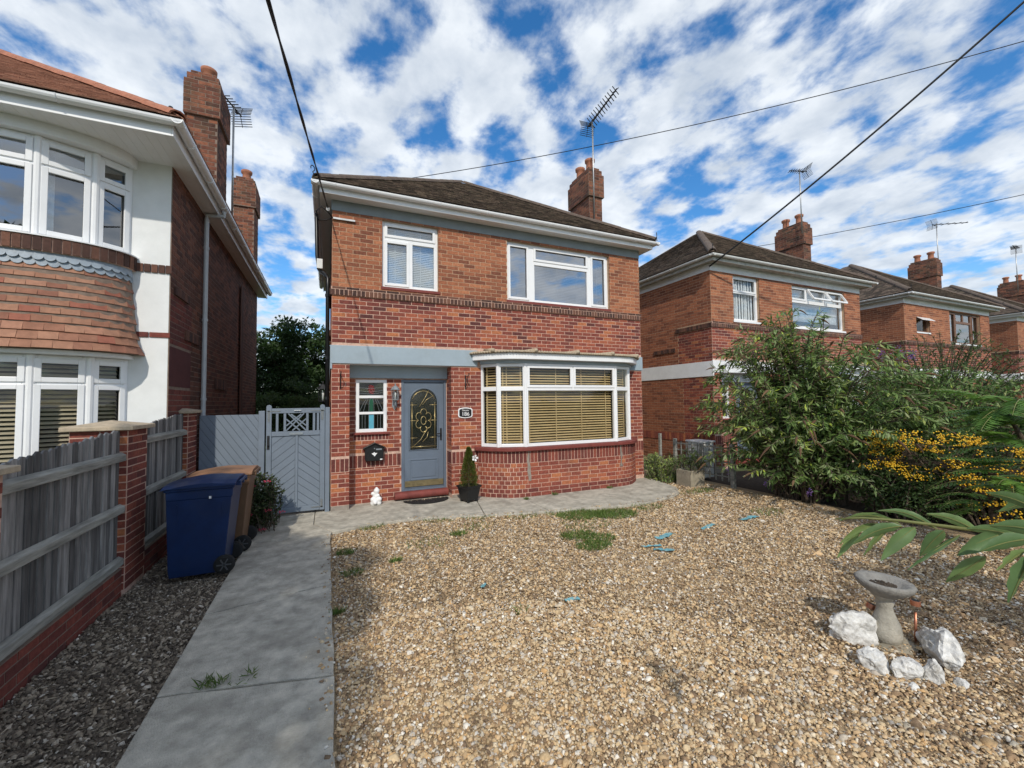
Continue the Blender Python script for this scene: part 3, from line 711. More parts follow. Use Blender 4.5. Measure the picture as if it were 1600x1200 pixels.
    Wp = (.12, .665, 1.275, 2.235); Dr = (.925, 1.79, -.1, 2.245)
    mb = MB(); slab(mb, B, 0, pw, -.1, 2.6, 0, .2, [Wp, Dr])
    mb.box(x0 + .03, x0 + .287, yf + .26, yf + .53, -.1, 2.6); mb.box(x0 + 2.098, x0 + 2.35, yf + .26, yf + .53, -.1, 2.6)
    mb.build('porch_wall', 'mortar_pink', root)
    bs.courses(B, 0, pw, .862, 2.26, 'brick_red', [Wp, Dr, (.08, .70, 1.13, 1.27)], clo=.25, power=.8)
    bs.soldiers(B, .08, .70, 1.13, 1.235, 'brick_red', .062, clo=0, chi=.4)
    bs.soldiers(B, 0, .92, .638, .862, 'brick_red', clo=0, chi=.45); bs.courses(B, 0, pw, .0, .638, 'brick_red', [Dr], clo=.3, power=.8)
    J = FR(x0 + 2.095, yf + .33, -90)
    bs.courses(J, 0, .33, .862, 2.49, 'brick_red', clo=.2, length=.2225); bs.soldiers(J, 0, .33, .638, .862, 'brick_red', .11, clo=0, chi=.5); bs.courses(J, 0, .33, .06, .638, 'brick_red', clo=.3)
    q = MB(); B.box(q, 0, pw, -.05, -.008, 2.262, 2.488); q.build('porch_lintel', belt, root, bev=.004)
    q = MB(); B.box(q, 0, pw, -.34, -.01, 2.489, 2.5); q.build('porch_ceiling', 'white_paint', root)
    a, b, c, d = Wp
    ls = [(a + .06, b - .06, 1.945, d - .055), (a + .06, b - .06, 1.645, 1.895), (a + .06, b - .06, c + .06, 1.60)]
    wp = window(root, B, a, b, c, d, ls, frame, 'glass', depth=.01, name='porch_window')
    sl = MB(); B.box(sl, a - .05, b + .05, -.05, .02, c - .045, c - .003); sl.build('sill', 'red_paint', wp, bev=.01)
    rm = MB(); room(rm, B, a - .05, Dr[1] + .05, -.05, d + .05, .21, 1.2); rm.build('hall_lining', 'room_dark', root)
    if main:
        st = MB(); cx, cz = (a + b) / 2, 2.055
        for i in range(5):
            zc = cz + (i - 2) * .032; hw = .055 * math.sqrt(max(0, 1 - ((zc - cz) / .09) ** 2))
            st.ob(B.p(cx - hw, .03, zc - .01 + .012), (2 * hw, 0, -.02), (0, .004, 0), (0, 0, .018))
        st.build('red_glass', 'stain_red', wp)
        st = MB(); B.box(st, cx - .035, cx + .03, .03, .034, 1.65, 1.89); st.build('green_glass', 'stain_green', wp)
        st = MB(); B.box(st, cx - .045, cx + .04, .03, .034, c + .06, 1.598); st.build('blue_glass', 'stain_blue', wp)
        st = MB()
        for u in (-.11, -.045, .045, .11, .16, -.16):
            st.tube([B.p(cx + u, .028, c + .06), B.p(cx + u, .028, 1.60)], .003, 4); st.tube([B.p(cx + u * (1.0 if abs(u) < .1 else 1.3), .028, 1.645), B.p(cx + u * .95, .028, 1.78), B.p(cx + u * .55, .028, 1.885)], .003, 4)
        for z in (1.99, 2.03, 2.09): st.tube([B.p(a + .06, .028, z), B.p(cx, .028, z - .02), B.p(b - .06, .028, z + .01)], .003, 4)
        st.build('leading', 'lantern_grey', wp)
    # ---------- door
    a, b, c, d = .925, 1.79, .15, 2.24
    mb = MB(); slab(mb, B, a, b, c - .02, d, -.006, .07, [(a + .05, b - .05, c + .03, d - .05)])
    fr_ = mb.build('door_frame', 'door_paint', root, bev=.004)
    la, lb, lc, ld = a + .055, b - .055, c + .035, d - .055
    ga, gb, gz0 = 1.08, 1.62, .90; gm = (ga + gb) / 2; gr = (gb - ga) / 2; gz1 = 2.08 - gr
    mb = MB(); d0, d1 = .012, .055
    B.box(mb, la, ga, d0, d1, lc, ld); B.box(mb, gb, lb, d0, d1, lc, ld); B.box(mb, ga, gb, d0, d1, lc, gz0)
    arc = [(gm - gr * math.cos(t), gz1 + gr * math.sin(t)) for t in np.linspace(0, math.pi, 17)]
    for (p, q) in zip(arc, arc[1:]):
        mb.prism([B.p(p[0], d0, p[1]), B.p(q[0], d0, q[1]), B.p(q[0], d0, ld), B.p(p[0], d0, ld)], B.p(0, d1, 0) - B.p(0, d0, 0))
    B.box(mb, ga, gb, d0, d1, gz0, gz0 + .001)
    door = mb.build('door', 'door_paint', root)
    rp = [B.p(u, .008, z) for u, z in [(ga, gz0), *arc, (gb, gz0)]]
    MB().tube(rp, .014, 6, closed=True).build('glazing_bead', 'door_paint', door, smooth=True)
    pm = MB(); slab(pm, B, 1.07, 1.63, .33, .735, .002, .013, [(1.10, 1.60, .36, .705)]); pm.build('panel_moulding', 'door_paint', door, bev=.006)
    pm = MB(); B.box(pm, 1.125, 1.575, .004, .013, .385, .68); pm.build('raised_panel', 'door_paint', door, bev=.01)
    pm = MB(); B.box(pm, la + .01, lb - .01, -.008, .012, .215, .325); pm.build('weather_bar', 'brass_dull', door, bev=.004)
    gp = MB(); gp.prism([B.p(u, .03, z) for u, z in [(ga - .01, gz0 - .01), *arc, (gb + .01, gz0 - .01)]], (0, .006, 0)); gp.build('door_glass', 'glass_obscure', door)
    gp = MB(); gp.prism([B.p(u, .10, z) for u, z in [(ga - .03, gz0 - .03), *[(x, z + .02) for x, z in arc], (gb + .03, gz0 - .03)]], (0, .006, 0)); gp.build('door_backing', 'leaf_dark' if False else 'room_dark', door)
    cm = MB(); zc = 1.46
    def cv(pts, r=.0045): cm.tube([B.p(u, .024, z) for u, z in pts], r, 5)
    for z in (1.13, 1.46, 1.76): cv([(ga, z), (gm - .12, z)]); cv([(gm + .12, z), (gb, z)])
    for k in range(6):
        t0 = k * math.pi / 3 + .5; pc = (gm + .10 * math.cos(t0), zc + .15 * math.sin(t0))
        cv([(pc[0] + .06 * math.cos(t), pc[1] + .075 * math.sin(t)) for t in np.linspace(t0 - 2.0, t0 + 2.0, 9)])
    cv([(gm + .05 * math.cos(t), zc + .08 * math.sin(t)) for t in np.linspace(0, 6.28, 12)])
    cv([(ga + .06, gz0 + .06), (gm - .05, 1.1), (gm + .02, 1.22), (gm + .08, 1.30)]); cv([(gm - .02, 1.05), (gm + .07, 1.14), (gm + .09, 1.24)])
    cv([(gm - .08, 1.72), (gm - .02, 1.82), (gm + .03, 1.9), (gm + .10, 2.04)]); cv([(gm - .02, 1.76), (gm + .06, 1.86), (gm + .2, 1.94)])
    cv([(ga + .02, gz0 + .06), (gb - .02, gz0 + .06)]); cv([(gm - (gr - .05) * math.cos(t), gz1 + (gr - .05) * math.sin(t)) for t in np.linspace(.3, math.pi - .3, 9)])
    cv([(ga + .05, gz0 + .01), (ga + .05, gz1)]); cv([(gb - .05, gz0 + .01), (gb - .05, gz1)])
    cm.build('glass_leading', 'brass', door, smooth=True)
    hb = MB(); B.box(hb, 1.665, 1.70, -.004, .012, 1.07, 1.30); hb.tube([B.p(1.68, -.004, 1.2), B.p(1.68, -.05, 1.2), B.p(1.58, -.055, 1.2)], .011, 6); hb.build('handle', 'black_iron', door, bev=.004)
    sp = MB()
    for sg in np.linspace(0, 1, 2): pass
    pr = [(-.02, 0.0)] + [(-.02 - .14 - .02 * math.sin(t) * 0 - .06 * math.cos(t) * 1.0 + .06, .085 + .065 * math.sin(t)) for t in np.linspace(-1.2, 1.57, 8)] + [(-.02, .15)]
    sp.prism([B.p(.79, dd, z) for dd, z in pr], (1.0, 0, 0)); sp.build('doorstep', 'red_paint', root, bev=.006)
    # ---------- bay window
    pts = [Vector((x + dx, y + (yf - D), 0)) for x, y in BAY]
    facets = []
    for p, q in zip(pts, pts[1:]):
        dv = q - p; facets.append((FR(p.x, p.y, math.degrees(math.atan2(dv.y, dv.x))), dv.length))
    zb, zt_ = .935, 2.535
    bw = None
    for i, (fr2, ln) in enumerate(facets):
        if i == 2: ls = [(.06, ln / 2 - .035, 2.09, zt_ - .06), (ln / 2 + .035, ln - .06, 2.09, zt_ - .06), (.06, ln - .06, zb + .06, 2.01)]; sa = (0, 1)
        else: ls = [(.05, ln - .05, 2.09, zt_ - .06), (.05, ln - .05, zb + .06, 2.01)]; sa = ()
        wv = window(root, fr2, .012, ln - .012, zb, zt_, ls, frame, 'glass_obscure' if False else 'glass', depth=.0, sash=sa, name='bay_window')
        if main:
            blind(wv, fr2, .055, ln - .055, zb + .05, zt_ - .05, .10, 'blind_yellow', .0515, .62, sep=True, wdt=.047, cords=[.09, ln / 2 - .1, ln - .09] if i != 2 else [.12, .72, 1.32, 1.92])
        else: blind(wv, fr2, .055, ln - .055, zb + .05, zt_ - .05, .10, 'net_white', .3, 1.45, wdt=.29)
    cp = MB()
    for k, p in enumerate(pts[1:-1]): MB().tube([(p.x, p.y + .02, zb), (p.x, p.y + .02, zt_)], .035, 10).build('bay_post', frame, root)
    def rounded(off, n=5):
        """Bay outline pushed outward by off, corners rounded."""
        ctrl = [Vector((pts[0].x - off, yf, 0)), Vector((pts[0].x - off * .95, pts[0].y - .10, 0)), Vector((pts[1].x - off * .75, pts[1].y - off * .65, 0)), Vector((pts[2].x - off * .2, pts[2].y - off, 0)),
                Vector((pts[3].x + off * .2, pts[3].y - off, 0)), Vector((pts[4].x + off * .75, pts[4].y - off * .65, 0)), Vector((pts[5].x + off * .95, pts[5].y - .10, 0)), Vector((pts[5].x + off, yf, 0))]
        out = []
        for i in range(len(ctrl) - 1):
            p0, p1, p2, p3 = ctrl[max(i - 1, 0)], ctrl[i], ctrl[i + 1], ctrl[min(i + 2, len(ctrl) - 1)]
            m_ = 1 if i == 3 else n
            for t in np.arange(m_) / m_:
                if i == 3: out.append(p1); continue
                out.append(.5 * ((2 * p1) + (p2 - p0) * t + (2 * p0 - 5 * p1 + 4 * p2 - p3) * t * t + (3 * p1 - p0 - 3 * p2 + p3) * t ** 3))
        out.append(ctrl[-1]); return out
    def ring(mb, off, z0, z1, c=.5, back=.30):
        o = rounded(off); vs = [(p.x, p.y, z) for p in o for z in (z0, z1)]; k = len(o)
        fs = [(2 * i, 2 * i + 2, 2 * i + 3, 2 * i + 1) for i in range(k - 1)]
        fs += [tuple(2 * i + 1 for i in range(k)), tuple(2 * i for i in range(k - 1, -1, -1)), (2 * k - 2, 0, 1, 2 * k - 1)]
        mb.add(vs, fs, c)
    bm_ = MB(); ring(bm_, .06, -.1, .90); bwall = bm_.build('bay_wall', 'mortar_pink', root)
    ol = rounded(.06)
    # resample the outline evenly for bricks
    P_ = np.array([[p.x, p.y] for p in ol]); seg = np.r_[0, np.cumsum(np.linalg.norm(np.diff(P_, axis=0), axis=1))]
    def along(s_): return np.array([np.interp(s_, seg, P_[:, 0]), np.interp(s_, seg, P_[:, 1])])
    tot = seg[-1]; front0 = float(np.interp(pts[2].x, P_[:, 0], seg)); front1 = float(np.interp(pts[3].x, P_[:, 0], seg))
    def bay_course(z0, z1, widths, mat, clo, chi, proud=.0062):
        s_ = 0; i = 0
        while s_ < tot - .02:
            wd_ = widths(s_); e_ = min(s_ + wd_, tot)
            pa, pb = along(s_ + .0065), along(e_ - .0065); dv = pb - pa; ln = float(np.linalg.norm(dv))
            if ln > .02: bs.put(FR(pa[0], pa[1], math.degrees(math.atan2(dv[1], dv[0]))), 0, ln, z0 + .006, z1 - .007, mat, R.uniform(clo, chi), proud, .02)
            s_ = e_
    for k in range(0, 8):
        first = [True]
        def wdt(s_, k=k):
            if front0 < s_ + .02 < front1 - .1: return .225
            if first[0] and k % 2: first[0] = False; return .056
            return .112
        bay_course(k * .08, k * .08 + .08, wdt, 'brick_red', .1 if k < 2 else .5, .6 if k < 2 else 1.0)
    bay_course(.64, .865, lambda s_: .075, 'brick_red', .05, .6)
    if main:
        for sx_, zlo, zhi in ((front0 + .02, .30, .86), (front1 + .05, .42, .88)):
            rp = MB(); k_ = 7; zs_ = np.linspace(zlo, zhi, k_); vs = []
            for z_ in zs_:
                wl, wr = R.uniform(.0, .05), R.uniform(.0, .05)
                for o_ in (-wl, wr): q_ = along(sx_ + o_); vs.append((q_[0] - .002, q_[1] - .0105, z_))
            rp.add(vs, [(2 * i, 2 * i + 1, 2 * i + 3, 2 * i + 2) for i in range(k_ - 1)]); rp.build('mortar_repair', 'plinth', bwall)
    sm = MB(); ring(sm, .13, .868, .932); sm.build('bay_sill', 'red_paint', root, bev=.012)
    sm = MB(); ring(sm, .0, 2.537, 2.60); sm.build('bay_head', belt, root)
    sm = MB(); ring(sm, .155, 2.602, 2.72); sm.build('bay_fascia', frame, root, bev=.006)
    # little lead-covered roof with a rolled, wavy front edge
    ro = rounded(.20, 8); tp = MB(); vs = []; k = len(ro)
    rx = [p.x for p in ro]
    for p in ro:
        f_ = (p.x - rx[0]) / (rx[-1] - rx[0]); vs += [(p.x, p.y, 2.724), (p.x, p.y, 2.745), (pts[0].x - .12 + f_ * (pts[-1].x - pts[0].x + .2), yf + .0, 2.80)]
    fs = [(3 * i, 3 * i + 3, 3 * i + 4, 3 * i + 1) for i in range(k - 1)] + [(3 * i + 1, 3 * i + 4, 3 * i + 5, 3 * i + 2) for i in range(k - 1)] + [(3 * i, 3 * i + 2, 3 * i + 5, 3 * i + 3) for i in range(k - 1)]
    tp.add(vs, fs); bro = tp.build('bay_roof', 'cap_stone', root)
    P2 = np.array([[p.x, p.y] for p in ro]); sg2 = np.r_[0, np.cumsum(np.linalg.norm(np.diff(P2, axis=0), axis=1))]
    eb = MB(); s_ = .03
    while s_ < sg2[-1] - .03:
        q = np.array([np.interp(s_, sg2, P2[:, 0]), np.interp(s_, sg2, P2[:, 1])])
        inn = Vector((pts[2].x * .5 + pts[3].x * .5 - q[0], yf + .6 - q[1], 0)).normalized()
        eb.tube([(q[0] - inn.x * .012, q[1] - inn.y * .012, 2.738), (q[0] + inn.x * .14, q[1] + inn.y * .14, 2.765)], [.024, .02], 6); s_ += .058
    eb.build('rolled_edge', 'cap_stone', bro, smooth=True)
    hb = MB()
    for f_ in (.12, .3, .5, .68, .86):
        q = np.array([np.interp(f_ * sg2[-1], sg2, P2[:, 0]), np.interp(f_ * sg2[-1], sg2, P2[:, 1])]); hb.tube([(q[0], q[1] - .03, 2.765), (q[0] + .0, yf - .0, 2.815)], [.04, .03], 7)
    hb.build('roof_roll', 'cap_stone', bro, smooth=True)
    bs.build(wall, n_bricks)
    return root

# ------------------------------------------------------------------ the row of brick houses
main = brick_house(0, 'brick_house', 'detached red brick house with grey door and curved bay window', main=True, belt='belt_paint', n_bricks=300, side=True)
h2 = brick_house(9.02, 'brick_house', 'brick house with white band behind the big purple flowering bush', belt='white_paint', n_bricks=280, style=1, gut='upvc_old', fas='worn_paint', group='brick houses along the row')
h3 = brick_house(18.75, 'brick_house', 'orange brick house with brown window frames beyond the bushes', loc_y=7.9, belt='white_paint', n_bricks=0, style=2, gut='upvc', fas='worn_paint', bay=False, group='brick houses along the row')
h4 = brick_house(28.2, 'brick_house', 'farthest brick house cut off by the right edge', loc_y=7.9, belt='white_paint', n_bricks=0, style=0, gut='upvc', bay=False, group='brick houses along the row')

# ------------------------------------------------------------------ left neighbour with the bow window
def left_house():
    xc, yf, yb, zs = -1.92, 6.83, 14.1, 5.0
    x_l = -9.0
    root = thing('rendered_house', 'white rendered house with tile hung bow window and orange roof', 'house', (xc, yf, 0))
    F = FR(x_l, yf, 0); W = xc - x_l
    BP = [(-2.33, 6.83), (-2.60, 6.555), (-3.02, 6.36), (-3.75, 6.26), (-4.48, 6.36), (-4.90, 6.555), (-5.17, 6.83)]
    mb = MB(); slab(mb, F, 0, W - .012, -.1, 3.54, 0, .25, [(-5.1 - x_l, -2.4 - x_l, .9, 2.4)]); slab(mb, F, 0, W - .012, 3.54, 5.15, 0, .25, [(-5.1 - x_l, -2.4 - x_l, 3.72, 4.88)])
    mb.build('rendered_wall', 'render_white', root)
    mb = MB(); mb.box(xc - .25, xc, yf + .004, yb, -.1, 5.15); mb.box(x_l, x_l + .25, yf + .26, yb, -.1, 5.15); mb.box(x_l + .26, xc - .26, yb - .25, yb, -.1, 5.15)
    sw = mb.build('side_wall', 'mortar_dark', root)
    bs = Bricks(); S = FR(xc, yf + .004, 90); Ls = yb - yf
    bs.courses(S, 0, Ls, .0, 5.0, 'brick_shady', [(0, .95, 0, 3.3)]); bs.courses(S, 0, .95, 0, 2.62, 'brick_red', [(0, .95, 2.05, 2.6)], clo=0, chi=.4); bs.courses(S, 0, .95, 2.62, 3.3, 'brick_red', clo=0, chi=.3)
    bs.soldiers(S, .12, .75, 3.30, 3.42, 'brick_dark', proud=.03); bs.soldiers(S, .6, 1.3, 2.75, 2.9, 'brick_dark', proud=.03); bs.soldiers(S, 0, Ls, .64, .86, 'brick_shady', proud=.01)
    bs.soldiers(S, 2.4, 3.3, 2.1, 2.3, 'brick_dark', proud=.03)
    bs.soldiers(S, 4.6, 4.9, 0.1, 4.6, 'brick_dark', proud=.05)
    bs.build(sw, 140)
    q = MB(); S.box(q, .01, .94, -.004, .004, 2.06, 2.59); q.build('rendered_patch', 'maroon', root)
    tb = Bricks()
    C_ = FR(-2.33, yf, 0)
    tb.soldiers(C_, -.02, .43, 3.54, 3.655, 'brick_dark', .07, proud=.02, clo=.3); 
    for i in range(2): tb.put(C_, -.02 + i * .225, .195 + i * .225, 2.695, 2.757, 'brick_red', .15 + .2 * i, .016)
    facets = []
    pts = [Vector((x, y, 0)) for x, y in BP][::-1]
    for p, q in zip(pts, pts[1:]):
        dv = q - p; facets.append((FR(p.x, p.y, math.degrees(math.atan2(dv.y, dv.x))), dv.length))
    for (z0, z1, zt, lo) in ((3.715, 4.872, 4.53, False), (.85, 2.39, 2.05, True)):
        for i, (fr2, ln) in enumerate(facets):
            e = .055
            ls = [(e, ln - e, zt + .055, z1 - .06), (e, ln - e, z0 + .06, zt - .015)]
            wv = window(root, fr2, .008, ln - .008, z0, z1, ls, 'upvc', 'glass_mirror' if not lo else 'glass', depth=0, sash=(0, 1), bead=.034, name='bow_window')
            if lo: blind(wv, fr2, .05, ln - .05, z0 + .05, z1 - .05, .13, 'blind_beige', .05, .7, sep=(i >= 3), wdt=.045)
            else:
                cv = MB(); fr2.box(cv, .05, .05 + ln * .2, .16, .17, z0 + .05, z1 - .05); cv.build('curtain', 'net_white', wv)
        cp = MB()
        for p in pts[1:-1]: MB().tube([(p.x, p.y + .02, z0), (p.x, p.y + .02, z1)], .04, 10).build('bow_post', 'upvc', root)
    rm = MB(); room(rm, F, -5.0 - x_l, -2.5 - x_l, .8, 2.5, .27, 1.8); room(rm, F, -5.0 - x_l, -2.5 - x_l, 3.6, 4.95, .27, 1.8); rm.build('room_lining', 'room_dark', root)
    # smooth bow outline for band, tiles and head
    def bow(off, n=40):
        cx, cyy = -3.75, 6.83; out = []
        X = np.array([p.x for p in pts]); Y = np.array([p.y for p in pts])
        a = 1.42 + off; 
        for t in np.linspace(0, math.pi, n):
            ex = 2.35; ct, st = math.cos(t), math.sin(t)
            out.append(Vector((cx - a * math.copysign(abs(ct) ** (2 / ex), ct), cyy - (.575 + off) * st ** (2 / ex), 0)))
        return out
    def ring(off0, off1, z0, z1, mat, name, parent=root, bev=0):
        mb = MB(); A, B_ = bow(off0), bow(off1); k = len(A); vs = []
        for a_, b_ in zip(A, B_): vs += [(a_.x, a_.y, z0), (b_.x, b_.y, z1)]
        fs = [(2 * i, 2 * i + 2, 2 * i + 3, 2 * i + 1) for i in range(k - 1)] + [tuple(2 * i + 1 for i in range(k)), tuple(2 * i for i in range(k - 1, -1, -1))]
        return mb.add(vs, fs).build(name, mat, parent, bev=bev)
    ring(.05, .05, 2.392, 2.445, 'upvc', 'bow_head', bev=.006)
    core = ring(.10, -.0, 2.45, 3.52, 'mortar_dark', 'tile_backing')
    ring(.05, .05, 3.535, 3.70, 'mortar_pink', 'bow_band'); ring(.075, .075, 3.70, 3.714, 'upvc', 'bow_sill'); ring(.04, .04, 4.874, 4.999, 'upvc', 'bow_frieze')
    ring(.02, .02, -.1, .85, 'render_white', 'bow_base')
    def walk(off):
        b = bow(off, 160); P_ = np.array([[p.x, p.y] for p in b]); s_ = np.r_[0, np.cumsum(np.linalg.norm(np.diff(P_, axis=0), axis=1))]
        return (lambda q: np.array([np.interp(q, s_, P_[:, 0]), np.interp(q, s_, P_[:, 1])])), s_[-1]
    al, tot = walk(.05); n = int(tot / .075)
    for i in range(n):
        pa, pb = al(i * tot / n + .006), al((i + 1) * tot / n - .006); dv = pb - pa
        tb.put(FR(pa[0], pa[1], math.degrees(math.atan2(dv[1], dv[0]))), 0, float(np.linalg.norm(dv)), 3.54, 3.695, 'brick_dark', R.random(), .012, .02)
    tb.build(root, 90)
    # hanging tiles: nine courses flaring out to the bottom
    rows = 10; g = (3.44 - 2.45) / rows; W_ = .158; cache = {}
    offs = [.005 + .10 * (1 - r / rows) + (.05 * ((1 - r / rows) - .75) / .25 if r / rows < .25 else 0) for r in range(rows + 1)]
    for r in range(rows):
        z = 2.45 + r * g; off = offs[r]; lean = offs[r] - offs[r + 1] + .018
        al, tot = walk(off + .012); s_ = tot - (r % 2) * W_ / 2
        while s_ > W_:
            pa, pb = al(s_ - W_ + .002), al(s_ - .002); s_ -= W_
            if pb[0] < -4.75: break
            dv = pb - pa; ln = float(np.linalg.norm(dv)); kk = (R.randrange(9), round(ln * 250), round(lean * 1000))
            if kk not in cache:
                q = MB(); q.ob((0, 0, 0), (ln, 0, 0), (0, lean * 1.16, g * 1.16), (0, .014, -.004), kk[0] / 8); me = q.mesh('tile'); me.materials.append(MATS['tile_hang']); cache[kk] = me
            o = bpy.data.objects.new('tile', cache[kk]); col.objects.link(o); o.parent = core
            o.location = (pa[0], pa[1], z + R.uniform(-.003, .003)); o.rotation_euler = (0, R.uniform(-.012, .012), math.atan2(dv[1], dv[0]))
    # two rows of scalloped lead
    for r in range(2):
        al, tot = walk(.030 + r * .012); W2 = .094; s_ = tot - (r % 2) * W2 / 2
        q = MB(); sc = [(W2 / 2 + W2 / 2 * math.cos(t), 0, .045 - .045 * math.sin(t)) for t in np.linspace(math.pi, 0, 9)]
        q.prism([(0, 0, .12), *sc, (W2, 0, .12)], (0, .008, 0)); me = q.mesh('lead_scallop'); me.materials.append(MATS['lead'])
        while s_ > W2:
            pa, pb = al(s_ - W2), al(s_); s_ -= W2
            if pb[0] < -4.75: break
            dv = pb - pa; o = bpy.data.objects.new('lead_scallop', me); col.objects.link(o); o.parent = core
            o.location = (pa[0], pa[1], 3.375 + r * .062); o.rotation_euler = (rad(-9), 0, math.atan2(dv[1], dv[0]))
    # eaves: deep boarded soffit out over the bow
    x0, x1, y0 = x_l - .2, -1.69, 6.0
    so = eaves(root, x0, x1, y0, yb + .3, zs, (x_l, xc, yf, yb), 'upvc', 'upvc')
    gm_ = MB()
    for i in range(36): gm_.box(x1 - .1 - i * .10, x1 - .0985 - i * .10, y0 + .02, yf - .01, zs - .003, zs - .0005)
    gm_.build('board_joint', 'upvc_old', so)
    hip_roof(root, x0 - .09, x1 + .09, y0 - .09, yb + .4, zs + .155, math.atan(.70), 'roof_orange', 'fr', .105, .17, 'terracotta')
    chimney(root, -2.43, -1.95, 9.3, 10.1, 5.2, 8.1, 7.22, pots=1); chimney(root, -2.36, -1.88, 13.1, 13.8, 5.2, 8.02, 7.18, pots=1)
    dp = MB(); dp.tube([(-1.62, 8.27, 5.05), (-1.62, 8.27, 4.97), (-1.86, 8.27, 4.95), (-1.86, 8.27, 4.88), (-1.86, 8.27, 0)], .034, 10)
    pipe = dp.build('downpipe', 'pipe_grey', root, smooth=False)
    for z in (4.4, 3.2, 1.9, .8): MB().tube([(-1.86, 8.27, z - .02), (-1.86, 8.27, z + .02)], .042, 10).build('pipe_bracket', 'pipe_grey', pipe)
    hi = MB(); hi.box(-1.735, -1.705, 5.98, 6.01, 5.16, 5.30); hi.lathe([(.02, 0), (.032, .02), (.02, .05)], (-1.72, 5.995, 5.28), 8); hi.build('hip_iron', 'black_iron', root)
    return root
left_house()

# ------------------------------------------------------------------ boundary wall, pillars and fence on the left
FX = -1.84
def pillar(y0, y1, zt, label):
    x0, x1 = FX - .42, FX + .02
    rt = thing('brick_pillar', label, 'pillar', ((x0 + x1) / 2, (y0 + y1) / 2, 0), 'brick pillars of the boundary fence')
    core = MB().box(x0, x1, y0, y1, -.1, zt).build('core', 'mortar_pink', rt)
    bs = Bricks()
    bs.courses(FR(x0, y0, 0), 0, x1 - x0, 0, zt, 'brick_red', clo=.2); bs.courses(FR(x1, y0, 90), 0, y1 - y0, 0, zt, 'brick_red', clo=.1, chi=.7); bs.courses(FR(x1, y1, 180), 0, x1 - x0, 0, zt, 'brick_red', clo=.1, chi=.7)
    bs.build(core, 140)
    k = .055; a = [(x0 - k, y0 - k), (x1 + k, y0 - k), (x1 + k, y1 + k), (x0 - k, y1 + k)]; xm, ym = (x0 + x1) / 2, (y0 + y1) / 2
    mb = MB(); mb.add([(x, y, zt) for x, y in a] + [(x, y, zt + .04) for x, y in a] + [(xm, ym, zt + .095)], [(3, 2, 1, 0), (0, 1, 5, 4), (1, 2, 6, 5), (2, 3, 7, 6), (3, 0, 4, 7), (4, 5, 8), (5, 6, 8), (6, 7, 8), (7, 4, 8)])
    mb.build('cap', 'cap_stone', rt, bev=.006)
pillar(3.14, 3.62, 1.40, 'brick pillar at the left edge of the picture')
pillar(5.37, 5.85, 1.565, 'brick pillar with stone cap between the two fence panels')
pillar(7.32, 7.74, 1.69, 'brick pillar with stone cap next to the grey gate panel')
lw = thing('low_wall', 'low red brick wall under the weathered fence panels', 'wall', (FX, 4.5, 0))
lc_ = MB(); lc_.box(FX - .22, FX, -1.5, 3.13, -.1, .215); lc_.box(FX - .22, FX, 3.63, 5.36, -.1, .215); lc_.box(FX - .22, FX, 5.86, 7.31, -.1, .215)
lco = lc_.build('core', 'mortar_dark', lw); bs = Bricks()
for a, b in ((-1.5, 3.13), (3.63, 5.36), (5.86, 7.31)): bs.courses(FR(FX, a, 90), 0, b - a, -.075, .215, 'brick_red', clo=0, chi=.55)
bs.build(lco, 100)
def fence_panel(y0, y1, z0, ztop0, ztop1, rails, label):
    rt = thing('fence_panel', label, 'fence', (FX, (y0 + y1) / 2, z0), 'weathered fence panels')
    y = y0; 
    while y < y1 - .03:
        wd_ = R.uniform(.072, .092); yy = min(y + wd_, y1); zt = ztop0 + (ztop1 - ztop0) * (y - y0) / (y1 - y0) + R.uniform(-.012, .012)
        mb = MB(); t = R.uniform(-.004, .004); th = .016
        xa = FX - .052 + t; gap = R.choice([.006, .008, .010, .016]); tip = .022
        mb.prism([(xa, y + gap / 2, z0), (xa, yy - gap / 2, z0), (xa, yy - gap / 2, zt - tip * .3), (xa, (y + yy) / 2, zt), (xa, y + gap / 2, zt - tip)], (th, R.uniform(-.002, .002), 0), R.random())
        mb.build('picket', 'timber', rt, bev=.002); y = yy
    for z in rails:
        mb = MB(); mb.prism([(FX - .032, y0 - .02, z - .045), (FX + .012, y0 - .02, z - .04), (FX + .012, y0 - .02, z + .02), (FX - .032, y0 - .02, z + .045)], (0, y1 - y0 + .04, R.uniform(-.004, .008))); mb.build('rail', 'rail_timber', rt, bev=.004)
fence_panel(3.63, 5.36, .24, 1.455, 1.575, (1.30, .80, .285), 'near weathered grey picket fence panel left of the bins')
fence_panel(5.86, 7.31, .24, 1.59, 1.705, (1.43, .85, .29), 'far weathered picket fence panel behind the bins')
fence_panel(.3, 3.13, .24, 1.36, 1.42, (1.24, .76, .27), 'picket fence panel running out of the picture on the left')

